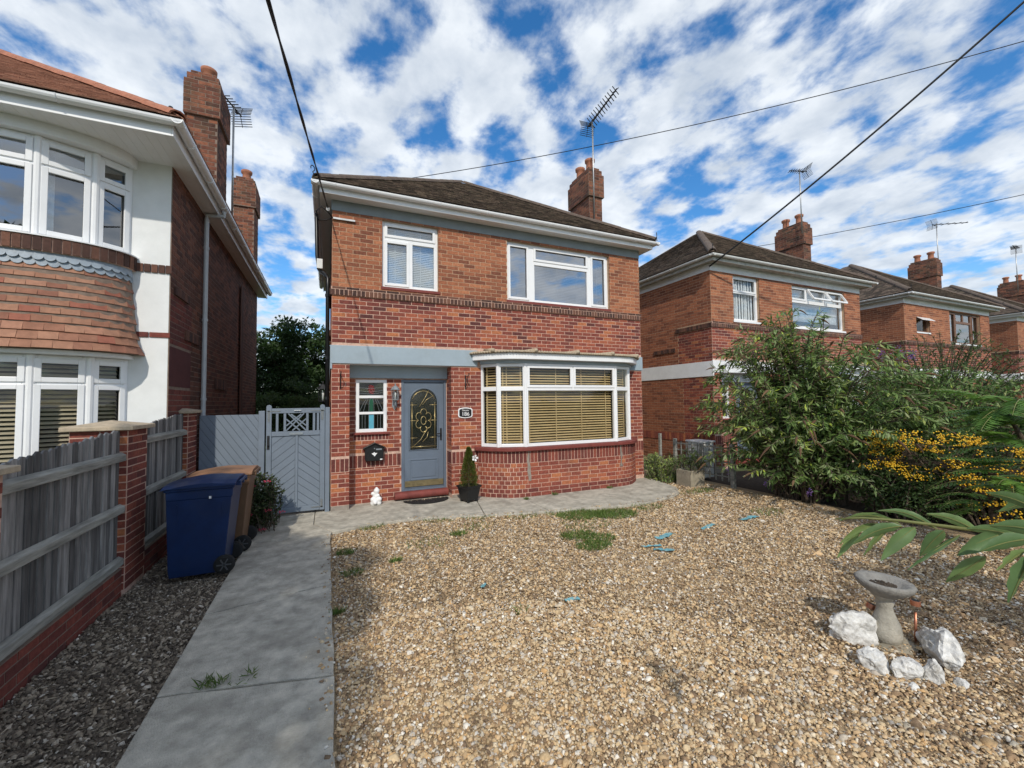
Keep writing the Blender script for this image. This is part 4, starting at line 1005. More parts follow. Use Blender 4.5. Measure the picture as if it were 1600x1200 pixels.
# ------------------------------------------------------------------ grey gate and the fixed boarded panel
GY = 7.76
gp = thing('boarded_panel', 'fixed grey panel of slanting boards beside the gate', 'fence', (-1.38, GY, 0))
def slant_boards(rt, x0, x1, z0, z1, sgn, y, wdt=.10, mat='gate_paint', slope=1.0):
    """Boards at 45 degrees clipped to a rectangle, each a piece of its own."""
    k = wdt * math.sqrt(1 + slope * slope)
    def clip(poly, f):
        out = []
        for i in range(len(poly)):
            p, q = poly[i], poly[(i + 1) % len(poly)]; fp, fq = f(p), f(q)
            if fp >= 0: out.append(p)
            if fp * fq < 0: t = fp / (fp - fq); out.append((p[0] + (q[0] - p[0]) * t, p[1] + (q[1] - p[1]) * t))
        return out
    lo = z0 - slope * (x1 - x0) - k; c = lo
    while c < z1 + slope * (x1 - x0) + k:
        b = c + k - .006; rect = [(x0, z0), (x1, z0), (x1, z1), (x0, z1)]
        f0 = lambda p: (p[1] - sgn * slope * (p[0] - x0)) - c; f1 = lambda p: b - (p[1] - sgn * slope * (p[0] - x0))
        pl = clip(clip(rect, f0), f1) if True else rect
        if len(pl) >= 3:
            ar = abs(sum(pl[i][0] * pl[(i + 1) % len(pl)][1] - pl[(i + 1) % len(pl)][0] * pl[i][1] for i in range(len(pl)))) / 2
            if ar > .0006: MB().prism([(x, y + R.uniform(0, .003), z) for x, z in pl] if False else [(x, y, z) for x, z in pl], (0, .018, 0)).build('board', mat, rt, bev=.003)
        c += k
MB().box(-1.79, -1.0, GY + .019, GY + .03, .06, 1.64).build('backing', 'room_dark', gp)
slant_boards(gp, -1.79, -1.0, .05, 1.645, -1, GY, .085, slope=1.5)
MB().box(-1.01, -.925, GY - .03, GY + .05, -.05, 1.70).build('post', 'gate_paint', gp, bev=.006)
gt = thing('garden_gate', 'grey wooden garden gate with chevron boards and lattice top', 'gate', (-.46, GY, 0))
gx0, gx1 = -.905, -.045
for x in (gx0, gx1 - .075):
    mb = MB(); pr = [(x, .04), (x + .075, .04), (x + .075, 1.76)] + [(x + .0375 + .0375 * math.cos(t), 1.76 + .035 * math.sin(t)) for t in np.linspace(.3, 2.84, 5)] + [(x, 1.76)]
    mb.prism([(a, GY - .022, z) for a, z in pr], (0, .045, 0)); mb.build('stile', 'gate_paint', gt, bev=.005)
for z0, z1 in ((1.655, 1.735), (1.285, 1.36), (.045, .13)): MB().box(gx0 + .076, gx1 - .076, GY - .02, GY + .02, z0, z1).build('rail', 'gate_paint', gt, bev=.005)
xm = (gx0 + gx1) / 2
MB().box(xm - .012, xm + .028, GY - .018, GY + .018, .131, 1.284).build('muntin', 'gate_paint', gt, bev=.004)
bk = MB(); bk.box(gx0 + .076, gx1 - .076, GY + .021, GY + .028, .1, 1.30); bk.build('backing', 'gate_paint', gt)
slant_boards(gt, gx0 + .076, xm - .013, .131, 1.284, 1, GY - .004, .10, slope=.8)
slant_boards(gt, xm + .029, gx1 - .076, .131, 1.284, -1, GY - .004, .10, slope=.8)
for x in (gx0 + .135, gx0 + .245, gx1 - .285, gx1 - .185, gx1 - .125): MB().box(x, x + .036, GY - .014, GY + .014, 1.361, 1.654).build('baluster', 'gate_paint', gt, bev=.003)
la_, lb_ = gx0 + .283, gx1 - .287
for (a, b, c, d) in ((la_, 1.45, la_ + .22, 1.64), (la_, 1.37, lb_ - .03, 1.65), (lb_, 1.45, lb_ - .22, 1.64), (lb_, 1.37, la_ + .03, 1.65), (la_, 1.56, la_ + .2, 1.37), (lb_, 1.56, lb_ - .2, 1.37)):
    MB().bar((a, GY + R.uniform(-.004, .004), b), (c, GY + R.uniform(-.004, .004), d), .02, .03, (0, -1, 0)).build('lattice_bar', 'gate_paint', gt)
MB().box(xm - .1, xm + .1, GY - .03, GY - .021, 1.30, 1.335).build('pull_plate', 'lantern_grey', gt, bev=.003)
hg = MB(); hg.box(gx0 + .01, gx0 + .20, GY - .028, GY - .022, 1.685, 1.70); hg.box(gx1 - .21, gx1 - .01, GY - .028, GY - .022, 1.685, 1.70); hg.box(gx1 - .06, gx1 - .02, GY - .028, GY - .022, 1.54, 1.72); hg.box(gx0 + .02, gx0 + .05, GY - .028, GY - .022, 1.52, 1.70)
hg.box(gx1 - .2, gx1 - .02, GY - .028, GY - .022, .09, .105); hg.box(gx1 - .06, gx1 - .03, GY - .028, GY - .022, .09, .22)
hg.build('hinge', 'grey_metal', gt)
lt = MB(); lt.box(gx0 + .015, gx0 + .05, GY - .03, GY - .022, 1.08, 1.30); lt.lathe([(.012, 0), (.016, .02), (.01, .035)], (gx0 + .033, GY - .04, 1.13), 8); lt.build('latch', 'black_iron', gt)
nm = MB(); 
for i, x in enumerate((-.035, .0, .035)): nm.lathe([(.006, 0), (.02, .006), (.018, .012)], (xm + .02 + x, GY - .03, 1.69), 8)
nm.build('ornament', 'white_plastic', gt)
gpo = MB().box(-.04, .03, GY - .03, GY + .05, -.05, 1.745).build('gate_post', 'gate_paint', None, bev=.006); tag(gpo, 'grey gate post against the brick corner of the house', 'post')

# ------------------------------------------------------------------ wheelie bins
def wheelie_bin(x0, x1, y0, y1, h, body, lid, label, rot=0.0):
    cx, cy = (x0 + x1) / 2, (y0 + y1) / 2
    rt = thing('wheelie_bin', label, 'bin', (cx, cy, 0), 'wheelie bins beside the path')
    def ring(z, f, g): return [(cx + (x - cx) * f + g, cy + (y - cy) * f, z) for x, y in ((x0, y0), (x1, y0), (x1, y1), (x0, y1))]
    mb = MB(); rings = [ring(.02, .80, -.03), ring(.10, .83, -.03), ring(h * .80, .965, -.005), ring(h * .81, .985, 0), ring(h * .93, 1.0, 0)]
    vs = [p for r in rings for p in r]; fs = [(4 * i + j, 4 * i + (j + 1) % 4, 4 * i + 4 + (j + 1) % 4, 4 * i + 4 + j) for i in range(len(rings) - 1) for j in range(4)] + [(3, 2, 1, 0), (16, 17, 18, 19)]
    bo = mb.add(vs, fs).build('body', body, rt, bev=.025)
    rm = MB(); a = ring(h * .89, 1.045, 0); b = ring(h * .93, 1.05, 0); rm.add(a + b, [(3, 2, 1, 0), (4, 5, 6, 7)] + [(j, (j + 1) % 4, 4 + (j + 1) % 4, 4 + j) for j in range(4)]); rm.build('rim', body, bo, bev=.012)
    MB().box(cx + .08, cx + .10, y0 - .003, y0 + .02, h * .80, h * .825).build('sticker', 'emblem_white', bo)
    for xx in (x0 + .10, x1 - .10): MB().ob((xx - .006, y0 + .052, .14), (.012, 0, 0), (0, .03, 0), (0, -.045, h * .62)).build('rib', body, bo)
    # lid, hinged on the path side
    xs = np.linspace(0, 1, 7); lm = MB(); vs = []
    for t in xs:
        x = x0 - .035 + (x1 - x0 + .06) * t; zc = h * .945 + .055 * math.sin(min(1, t * 1.15) * math.pi * .8) * .9
        for s_ in np.linspace(0, 1, 7):
            e = 1 - abs(2 * s_ - 1) ** 4; vs.append((x, y0 - .03 + (y1 - y0 + .06) * s_, zc - .03 + .035 * e))
    k = 7; fs = [(i * k + j, (i + 1) * k + j, (i + 1) * k + j + 1, i * k + j + 1) for i in range(6) for j in range(6)]
    base = len(vs); vs2 = [(x, y, h * .925) for (x, y, z) in vs]; per = [j for j in range(k)] + [i * k + k - 1 for i in range(1, k)] + [(k - 1) * k + j for j in range(k - 2, -1, -1)] + [i * k for i in range(k - 2, 0, -1)]
    lv = vs + [vs2[i] for i in per]; n = len(per)
    fs += [(per[i], per[(i + 1) % n], base + (i + 1) % n, base + i) for i in range(n)] + [tuple(base + i for i in range(n))]
    lo = lm.add(lv, fs).build('lid', lid, rt, smooth=False, bev=.0)
    hb = MB(); hb.tube([(x1 + .045, y0 + .08, h * .94), (x1 + .045, y1 - .08, h * .94)], .016, 8)
    for y in (y0 + .1, cy, y1 - .1): hb.box(x1 - .01, x1 + .06, y - .02, y + .02, h * .90, h * .945)
    hb.build('handle', body, rt, bev=.005)
    for y, s_ in ((y0 + .015, -1), (y1 - .065, 1)):
        prof = [(.03, -.001), (.075, .0), (.098, .008), (.1, .025), (.098, .042), (.075, .05), (.03, .051)]
        wm = MB(); vs = []; nn = 20
        for r_, dd in prof:
            for j in range(nn):
                t = 2 * math.pi * j / nn; vs.append((x1 - .075 + r_ * math.cos(t), y + dd, .1 + r_ * math.sin(t)))
        fs = [(i * nn + j, (i + 1) * nn + j, (i + 1) * nn + (j + 1) % nn, i * nn + (j + 1) % nn) for i in range(len(prof) - 1) for j in range(nn)] + [tuple(range(nn)), tuple(range(len(vs) - 1, len(vs) - nn - 1, -1))]
        wo_ = wm.add(vs, fs).build('wheel', 'rubber', rt, smooth=False, bev=.0)
        hm = MB()
        for j in range(6):
            t = j * math.pi / 3; hm.bar((x1 - .075, y + (-.004 if s_ < 0 else .054), .1), (x1 - .075 + .066 * math.cos(t), y + (-.004 if s_ < 0 else .054), .1 + .066 * math.sin(t)), .014, .008, (0, 1, 0))
        hm.lathe([(.0, 0), (.02, .0), (.02, .004)], (x1 - .075, y, .1), 8) if False else None
        hm.build('hub', 'lantern_dark', wo_)
    return rt
wheelie_bin(-1.52, -.93, 5.38, 5.93, 1.02, 'blue_bin', 'blue_bin', 'dark blue wheelie bin on the mulch, nearest the camera')
wheelie_bin(-1.49, -.88, 6.08, 6.62, 1.02, 'brown_bin', 'brown_lid', 'brown wheelie bin with orange brown lid behind the blue one')

# ------------------------------------------------------------------ fittings on the house front
def lantern(name, label, F, u, z, mat, s=1.0):
    rt = thing(name, label, 'lantern', F.p(u, 0, z), 'wall lanterns on the brick house')
    q = MB(); q.prism([F.p(u, -.016, z - .20 * s), F.p(u + .045 * s, -.016, z - .12 * s), F.p(u + .035 * s, -.016, z - .02 * s), F.p(u - .035 * s, -.016, z - .02 * s), F.p(u - .045 * s, -.016, z - .12 * s)], F.p(0, .0, 0) - F.p(0, -.016, 0)); q.build('back_plate', mat, rt, bev=.006)
    q = MB(); q.tube([F.p(u, -.01, z - .12 * s), F.p(u, -.06 * s, z - .15 * s), F.p(u, -.11 * s, z - .10 * s), F.p(u, -.11 * s, z - .02 * s)], .011 * s, 8); q.build('bracket', mat, rt, smooth=True)
    c = F.p(u, -.11 * s, z)
    MB().lathe([(.02 * s, -.03 * s), (.06 * s, -.015 * s), (.062 * s, 0)], c, 6).build('base', mat, rt)
    q = MB()
    for j in range(6):
        t = math.pi / 3 * j; q.bar((c.x + .052 * s * math.cos(t), c.y + .052 * s * math.sin(t), z), (c.x + .062 * s * math.cos(t), c.y + .062 * s * math.sin(t), z + .17 * s), .008 * s, .008 * s, (1, .3, 0))
    q.build('cage', mat, rt)
    MB().lathe([(.045 * s, .002), (.053 * s, .165 * s)], c, 6).build('lantern_glass', 'glass_clear', rt)
    MB().lathe([(.012 * s, .0), (.014 * s, .07 * s), (.02 * s, .10 * s), (.008 * s, .13 * s)], c, 8).build('bulb', 'white_plastic', rt, smooth=True)
    MB().lathe([(.085 * s, .168 * s), (.075 * s, .18 * s), (.03 * s, .235 * s), (.012 * s, .24 * s), (.014 * s, .265 * s), (.002, .285 * s)], c, 6).build('roof', mat, rt)
BF = FR(XL + .29, D + .33, 0); FF = FR(XL, D, 0)
lantern('wall_lantern', 'grey wall lantern between the porch window and the door', BF, .80, 1.87, 'lantern_grey', 1.05)
lantern('wall_lantern', 'black wall lantern on the side wall above the gate', FR(XL, D + .62, -90), .30, 1.86, 'black_iron', 1.2)
mx = thing('letterbox', 'black wall letterbox with white bird emblem beside the door', 'letterbox', BF.p(.44, 0, .9))
mb = MB(); a, b = .27, .60
mb.prism([BF.p(a + .02, -.11, .76), BF.p(b - .03, -.11, .76), BF.p(b - .01, -.11, .80), BF.p(b, -.11, 1.0), BF.p((a + b) / 2, -.11, 1.065), BF.p(a, -.11, 1.0), BF.p(a + .005, -.11, .79)], (0, .105, 0)); mb.build('body', 'black_plastic', mx, bev=.008)
mb = MB(); 
for p, q in (((a - .03, 1.0), ((a + b) / 2, 1.09)), ((b + .03, 1.0), ((a + b) / 2, 1.09))):
    mb.prism([BF.p(p[0], -.135, p[1]), BF.p(q[0], -.135, q[1]), BF.p(q[0], -.135, q[1] - .02), BF.p(p[0], -.135, p[1] - .02)], (0, .13, 0))
mb.build('roof', 'black_plastic', mx, bev=.003)
mb = MB(); cx, cz = .435, .885
mb.prism([BF.p(cx + x, -.114, cz + z) for x, z in [(-.05, .012), (-.02, .02), (-.005, .035), (.012, .018), (.05, .016), (.03, -.005), (.012, -.03), (0, -.045), (-.012, -.022), (-.03, -.012)]], (0, .003, 0)); mb.build('emblem', 'emblem_white', mx)
mb = MB(); BF.box(mb, .53, .57, -.114, -.111, .775, .795); mb.build('sticker', 'emblem_white', mx)
mb = MB(); mb.tube([BF.p(.435, -.118, .985), BF.p(.435, -.105, .985)], .012, 10); mb.build('lock', 'grey_metal', mx)
mb = MB(); BF.box(mb, .46, .56, -.115, -.111, .955, .98); mb.build('name_slot', 'lantern_grey', mx)
# number plaque
pq = thing('number_plaque', 'black oval house number plaque reading 186 beside the bay', 'plaque', FF.p(2.365, 0, 1.6))
def plate(cx, cz, w_, h_, d0, d1, mat, name, par, n=9):
    o = []
    for s1, s2 in ((-1, 1), (1, 1), (1, -1), (-1, -1)):
        pass
    top = [(cx - w_ / 2 + w_ * t, cz + h_ * .38 + h_ * .12 * math.sin(math.pi * t)) for t in np.linspace(0.06, .94, n)]
    bot = [(cx + w_ / 2 - w_ * t, cz - h_ * .38 - h_ * .12 * math.sin(math.pi * t)) for t in np.linspace(.06, .94, n)]
    pl = top + [(cx + w_ / 2, cz + h_ * .30), (cx + w_ / 2, cz - h_ * .30)] + bot + [(cx - w_ / 2, cz - h_ * .30), (cx - w_ / 2, cz + h_ * .30)]
    return MB().prism([FF.p(u, d0, z) for u, z in pl], (0, d1 - d0, 0)).build(name, mat, par, bev=.003)
plate(2.365, 1.597, .285, .205, -.022, -.004, 'emblem_white', 'border', pq); plate(2.365, 1.597, .245, .170, -.027, -.020, 'black_plastic', 'face', pq)
def text(body, size, pos, par, mat, name='lettering'):
    cu = bpy.data.curves.new(name, 'FONT'); cu.body = body; cu.size = size; cu.align_x = 'CENTER'; cu.align_y = 'CENTER'; cu.extrude = .0015; cu.materials.append(MATS[mat])
    tmp = bpy.data.objects.new(name, cu); col.objects.link(tmp); dg = bpy.context.evaluated_depsgraph_get(); dg.update(); me = bpy.data.meshes.new_from_object(tmp.evaluated_get(dg)); bpy.data.objects.remove(tmp); bpy.data.curves.remove(cu)
    o = link(name, me, mat, par)
    o.location = pos; o.rotation_euler = (rad(90), 0, 0); return o
text('186', .105, FF.p(2.365, -.029, 1.572), pq, 'emblem_white', 'number'); text('Denver', .046, FF.p(2.365, -.029, 1.645), pq, 'emblem_white')
# hanging basket brackets
for u, lab in ((.145, 'iron hanging basket bracket on the left porch pier'), (2.375, 'iron hanging basket bracket above the number plaque')):
    rt = thing('basket_bracket', lab, 'bracket', FF.p(u, 0, 2.1), 'hanging basket brackets')
    q = MB(); FF.box(q, u - .01, u + .01, -.012, -.004, 2.05, 2.32); q.build('back_bar', 'black_iron', rt)
    q = MB(); q.tube([FF.p(u, -.01, 2.30), FF.p(u, -.2, 2.30), FF.p(u, -.23, 2.31), FF.p(u, -.235, 2.34), FF.p(u, -.21, 2.345)], .008, 6); q.tube([FF.p(u, -.01, 2.07), FF.p(u, -.1, 2.16), FF.p(u, -.16, 2.29)], .007, 6); q.build('arm', 'black_iron', rt)
# black downpipe, cable box and bracket at the left corner
dp = thing('rainwater_pipe', 'black rainwater pipe down the left corner of the house', 'pipe', (0, 7.95, 0))
MB().tube([(-.22, 8.6, 5.42), (-.22, 8.6, 5.32), (-.2, 8.45, 4.55), (-.16, 8.3, 4.25), (-.05, 8.0, 4.08), (-.015, 7.93, 4.0), (-.015, 7.93, 3.8), (-.015, 7.93, 0)], .034, 8).build('pipe', 'black_plastic', dp, smooth=True)
for z in (3.7, 2.6, 1.9, .6): MB().tube([(-.015, 7.93, z - .025), (-.015, 7.93, z + .025)], .043, 8).build('pipe_bracket', 'black_plastic', dp)
MB().box(-.20, -.10, 8.12, 8.2, 4.22, 4.40).build('sensor_box', 'upvc_old', dp, bev=.01)
br_ = thing('cable_bracket', 'pale metal cable bracket under the left eaves corner', 'bracket', (.1, D, 5.0))
MB().box(.06, .42, D - .045, D - .012, 4.985, 5.02).build('bar', 'alu', br_, bev=.004)
MB().tube([(.06, D - .03, 5.0), (-.02, D - .12, 5.06), (-.12, D - .16, 5.12), (-.2, D - .1, 5.05), (-.16, D + .02, 4.95), (-.04, D - .06, 4.94), (.03, D - .03, 4.99)], .011, 6).build('cable_loop', 'cable', br_, smooth=True)
q = MB(); q.lathe([(.02, -.03), (.03, 0), (.02, .03)], (-.02, D - .12, 5.1), 8); q.build('insulator', 'white_plastic', br_)
# doormat, statue, potted conifer
mt = thing('doormat', 'black half round rubber doormat in front of the step', 'mat', (1.68, 7.75, 0))
pts_ = [(1.28, 7.86), (2.08, 7.86)] + [(1.68 + .42 * math.cos(t), 7.85 - .36 * math.sin(t)) for t in np.linspace(.08, 3.06, 14)]
MB().prism([(x, y, .002) for x, y in pts_], (0, 0, .014)).build('mat_base', 'rubber', mt, bev=.004)
q = MB()
for i in range(46):
    t, r_ = R.uniform(.2, 2.9), R.uniform(.1, .85); x, y = 1.68 + .40 * r_ * math.cos(t), 7.84 - .33 * r_ * math.sin(t); q.lathe([(.014, 0), (.01, .006)], (x, y, .016), 6)
q.build('mat_studs', 'black_plastic', mt)
q = MB()
for i in range(26): x = 1.3 + R.random() * .75; q.ob((x, 7.82 + R.uniform(-.08, .05), .018), (R.uniform(.01, .035), R.uniform(-.01, .01), 0), (0, .01, .003), (0, 0, .003), R.random())
q.build('dry_leaf', 'straw', mt)
def blobs(parts, name, mat, parent, noise=.004):
    """Union of soft lumps as one surface (metaball)."""
    mbd = bpy.data.metaballs.new(name + '_m'); mbd.resolution = .012; mbd.threshold = .25
    for x, y, z, r_ in parts:
        e = mbd.elements.new(); e.co = (x, y, z); e.radius = r_
    ob = bpy.data.objects.new(name + '_m', mbd); col.objects.link(ob)
    dg = bpy.context.evaluated_depsgraph_get(); dg.update()
    me = bpy.data.meshes.new_from_object(ob.evaluated_get(dg)); bpy.data.objects.remove(ob); bpy.data.metaballs.remove(mbd)
    me.materials.clear(); return link(name, me, mat, parent, smooth=True)
sx, sy = .79, 7.86
st = blobs([(sx - .045, sy, .035, .075), (sx + .045, sy - .01, .035, .07), (sx, sy + .01, .09, .10), (sx + .055, sy - .03, .10, .06), (sx - .055, sy - .02, .10, .06), (sx, sy, .155, .075), (sx - .005, sy - .005, .20, .055), (sx + .01, sy - .01, .245, .072), (sx - .055, sy, .20, .045), (sx + .035, sy - .03, .165, .04), (sx + .012, sy, .29, .03), (sx - .02, sy - .06, .05, .05)], 'statuette', 'white_plastic', None)
tag(st, 'small white seated statuette against the porch wall', 'statue')
px, py = 2.36, 7.36
pc = thing('potted_conifer', 'small cone shaped conifer in a square black pot by the door', 'potted plant', (px, py, 0))
q = MB(); c0, s0 = math.cos(.35), math.sin(.35)
def pot_ring(z, h_): return [(px + (x * c0 - y * s0) * h_, py + (x * s0 + y * c0) * h_, z) for x, y in ((-1, -1), (1, -1), (1, 1), (-1, 1))]
rg = [pot_ring(.035, .115), pot_ring(.26, .15), pot_ring(.262, .165), pot_ring(.295, .168), pot_ring(.296, .148), pot_ring(.26, .14)]
q.add([p for r_ in rg for p in r_], [(4 * i + j, 4 * i + (j + 1) % 4, 4 * i + 4 + (j + 1) % 4, 4 * i + 4 + j) for i in range(5) for j in range(4)] + [(3, 2, 1, 0), (20, 21, 22, 23)])
for x, y in ((-1, -1), (1, -1), (1, 1), (-1, 1)):
    X, Y = px + (x * c0 - y * s0) * .095, py + (x * s0 + y * c0) * .095; q.box(X - .022, X + .022, Y - .022, Y + .022, .0, .036)
q.build('pot', 'black_plastic', pc, bev=.006)
MB().tube([(px, py, .25), (px, py, .9)], [.014, .006], 6).build('stem', 'bark', pc)
n = 5200; h_ = NR.random(n) ** .8; zc = .27 + .70 * h_; rr_ = (.165 * (1 - h_) ** .75 + .012) * np.sqrt(NR.random(n)) ** .5 * NR.uniform(.85, 1.12, n); th = NR.random(n) * 6.283
Bp = np.stack([px + rr_ * np.cos(th), py + rr_ * np.sin(th), zc], 1); Dd = unit(np.stack([np.cos(th), np.sin(th), np.full(n, .9)], 1) + NR.normal(size=(n, 3)) * .45)
V, Fc, C = leaves_np(Bp, Dd, rnd_dirs(n), NR.uniform(.018, .034, n), .012, np.clip(NR.normal(.5, .25, n), 0, 1))
link('foliage', np_mesh('foliage', V, Fc, C), 'leaf_box', pc)
q = MB()
for k in range(5):
    t = k * 1.257; c_ = Vector((px + .075, py - .12, .79)); q.prism([c_, c_ + Vector((.05 * math.cos(t - .45), -.01, .05 * math.sin(t - .45))), c_ + Vector((.062 * math.cos(t), -.02, .062 * math.sin(t))), c_ + Vector((.05 * math.cos(t + .45), -.01, .05 * math.sin(t + .45)))], (0, .004, 0))
q.build('flower', 'white_plastic', pc); MB().lathe([(.012, -.006), (.014, 0), (.006, .008)], (px + .075, py - .128, .79), 8).build('flower_eye', 'black_plastic', pc)

# ------------------------------------------------------------------ bird bath, white rocks, lights, scraps
GZ = -.05
bx_, by_ = 3.86, 1.83
bb = thing('bird_bath', 'grey stone bird bath with a tilted scalloped bowl', 'bird bath', (bx_, by_, GZ))
def wob(t, i): return 1 + (.02 * math.cos(16 * t) if i in (3, 4, 5) else 0)
q = MB(); q.lathe([(r_ * .80, z_ * .86) for r_, z_ in [(.09, .0), (.118, .02), (.126, .07), (.115, .14), (.088, .20), (.066, .26), (.06, .30), (.072, .325), (.062, .345), (.07, .365), (.10, .39), (.105, .405)]], (bx_, by_, GZ + .02), 28, wob=lambda t, i: 1 + (.03 * math.cos(8 * t) if 1 < i < 6 else 0)); q.build('pedestal', 'stone_bath', bb, smooth=True)
q = MB(); q.lathe([(r_ * .79, z_ * .9) for r_, z_ in [(.08, .0), (.14, .035), (.20, .075), (.222, .10), (.228, .125), (.215, .138), (.165, .128), (.145, .105), (.10, .088), (.0, .083)]], (0, 0, 0), 40, wob=wob, cap=False)
bw = q.build('bowl', 'stone_rim', bb, smooth=True); bw.matrix_parent_inverse = Matrix.Identity(4); bw.location = (0, 0, .345); bw.rotation_euler = (rad(2), rad(3), 0)
q = MB()
for i in range(60):
    t, r_ = R.random() * 6.28, .075 * math.sqrt(R.random()); q.ob((r_ * math.cos(t), r_ * math.sin(t), .079), (R.uniform(.008, .02), R.uniform(-.01, .01), .004), (R.uniform(-.006, .006), .012, .003), (0, 0, .005))
dl = q.build('leaf_litter', 'soil', bw)
cb = MB(); cb.lathe([(.175, -.02), (.18, .03), (.16, .04), (.1, .042)], (bx_, by_, GZ - .01), 20); tag(cb.build('base_slab', 'concrete_old', None, bev=.004), 'round concrete slab under the bird bath', 'slab')
def rock(x, y, sx_, sy_, sz_, rot, seed, label, name='rock'):
    me = bpy.data.meshes.new(name); import bmesh
    bm = bmesh.new(); bmesh.ops.create_icosphere(bm, subdivisions=4, radius=1.0); rg_ = random.Random(seed)
    pl = [(Vector((rg_.gauss(0, 1), rg_.gauss(0, 1), rg_.gauss(0, .7))).normalized(), rg_.uniform(.58, .88)) for _ in range(16)]
    from mathutils import noise as nz
    c_, s_ = math.cos(rot), math.sin(rot)
    for v in bm.verts:
        p = v.co.copy()
        for nn, dd in pl:
            e = p.dot(nn) - dd
            if e > 0: p -= nn * e * .9
        o = Vector((seed * 3.1, seed * 1.7, 0)); p += v.normal * (.16 * nz.noise(p * 2.2 + o) - .13 * abs(nz.noise(p * 4.2 + o)) - .07 * abs(nz.noise(p * 9 + o)) + .03 * nz.noise(p * 18 + o))
        X, Y, Z = p.x * sx_, p.y * sy_, p.z * sz_
        v.co = (x + X * c_ - Y * s_, y + X * s_ + Y * c_, GZ + sz_ * .55 + Z)
    bm.to_mesh(me); bm.free(); return tag(link(name, me, 'rock_white', None, smooth=False), label, 'rock', 'white rocks round the bird bath')
rock(3.68, 1.96, .20, .15, .15, -.6, 3, 'large pitted white rock left of the bird bath')
rock(3.41, 1.70, .115, .10, .095, .3, 5, 'fist sized white rock in front, left of the pair')
rock(3.50, 1.56, .14, .095, .095, .2, 8, 'angular white rock with dark cracks in front of the bath')
rock(3.60, 1.455, .08, .07, .095, 1.1, 11, 'small white rock touching the big right hand one')
rock(3.95, 1.55, .275, .135, .15, .71, 14, 'largest white rock right of the bird bath')
rock(3.39, 1.475, .045, .032, .03, .5, 17, 'white stone chip lying in front of the rocks')
rock(3.68, 1.365, .062, .045, .04, .2, 21, 'flat white stone at the right of the rock ring')
def solar(x, y, h, tx, ty, label):
    rt = thing('garden_light', label, 'light', (x, y, GZ), 'copper stake lights')
    t = Vector((tx, ty, 1)).normalized(); o = Vector((x, y, GZ))
    MB().tube([o - t * .03, o + t * h], .009, 8).build('stake', 'copper', rt, smooth=True)
    MB().tube([o + t * h, o + t * (h + .045)], .024, 14).build('lens', 'glass_clear', rt)
    MB().tube([o + t * (h + .045), o + t * (h + .05), o + t * (h + .085), o + t * (h + .086)], [.02, .031, .031, .026], 14).build('cap', 'copper', rt)
    MB().tube([o + t * (h + .0861), o + t * (h + .088)], .024, 14).build('solar_cell', 'black_plastic', rt)
solar(4.04, 1.73, .235, .03, -.02, 'upright copper stake light right of the bird bath'); solar(3.82, 1.99, .17, .35, -.25, 'copper stake light leaning over the left rock')
def scrap(x, y, l_, w_, rot, label, seed):
    rg_ = random.Random(seed); c_, s_ = math.cos(rot), math.sin(rot); top = []; n = 9
    for i in range(n): top.append((l_ * (i / (n - 1) - .5), w_ * (.5 - .35 * rg_.random())))
    bot = [(l_ * (.5 - i / (n - 1)), -w_ * (.5 - .35 * rg_.random())) for i in range(n)]
    q = MB(); vs = []; 
    for (tx, ty), (bx2, by2) in zip(top, bot[::-1]):
        for f in (0, .5, 1):
            X, Y = tx, ty + (by2 - ty) * f; vs.append((x + X * c_ - Y * s_, y + X * s_ + Y * c_, GZ + .034 + rg_.uniform(-.008, .012)))
    up_ = [(a, b, z + .002) for a, b, z in vs]; k = len(vs)
    fs = [(3 * i + j, 3 * i + j + 1, 3 * i + j + 4, 3 * i + j + 3) for i in range(n - 1) for j in range(2)]
    q.add(vs + up_, [f_[::-1] for f_ in fs] + [tuple(k + a for a in f_) for f_ in fs])
    tag(q.build('membrane_scrap', 'scrap_blue', None), label, 'plastic scrap', 'blue plastic scraps in the gravel')
scrap(4.14, 4.38, .34, .13, .25, 'pale blue plastic scrap in the gravel, the left pair upper one', 1)
scrap(3.74, 3.98, .24, .09, -.75, 'dark blue plastic scrap below the pale one', 2)
scrap(5.88, 4.46, .42, .12, .1, 'pale blue plastic scrap nearest the big bush', 3)
scrap(4.98, 4.42, .36, .08, .35, 'faded thin blue scrap between the two pale ones', 4)
scrap(2.06, 3.37, .15, .06, -.3, 'small teal plastic scrap in the middle of the gravel', 5)
scrap(1.42, 3.98, .08, .06, .6, 'tiny teal scrap left of the middle of the gravel', 6)
scrap(3.70, 4.15, .26, .05, -.25, 'thin blue strip between the left pair of scraps', 7)

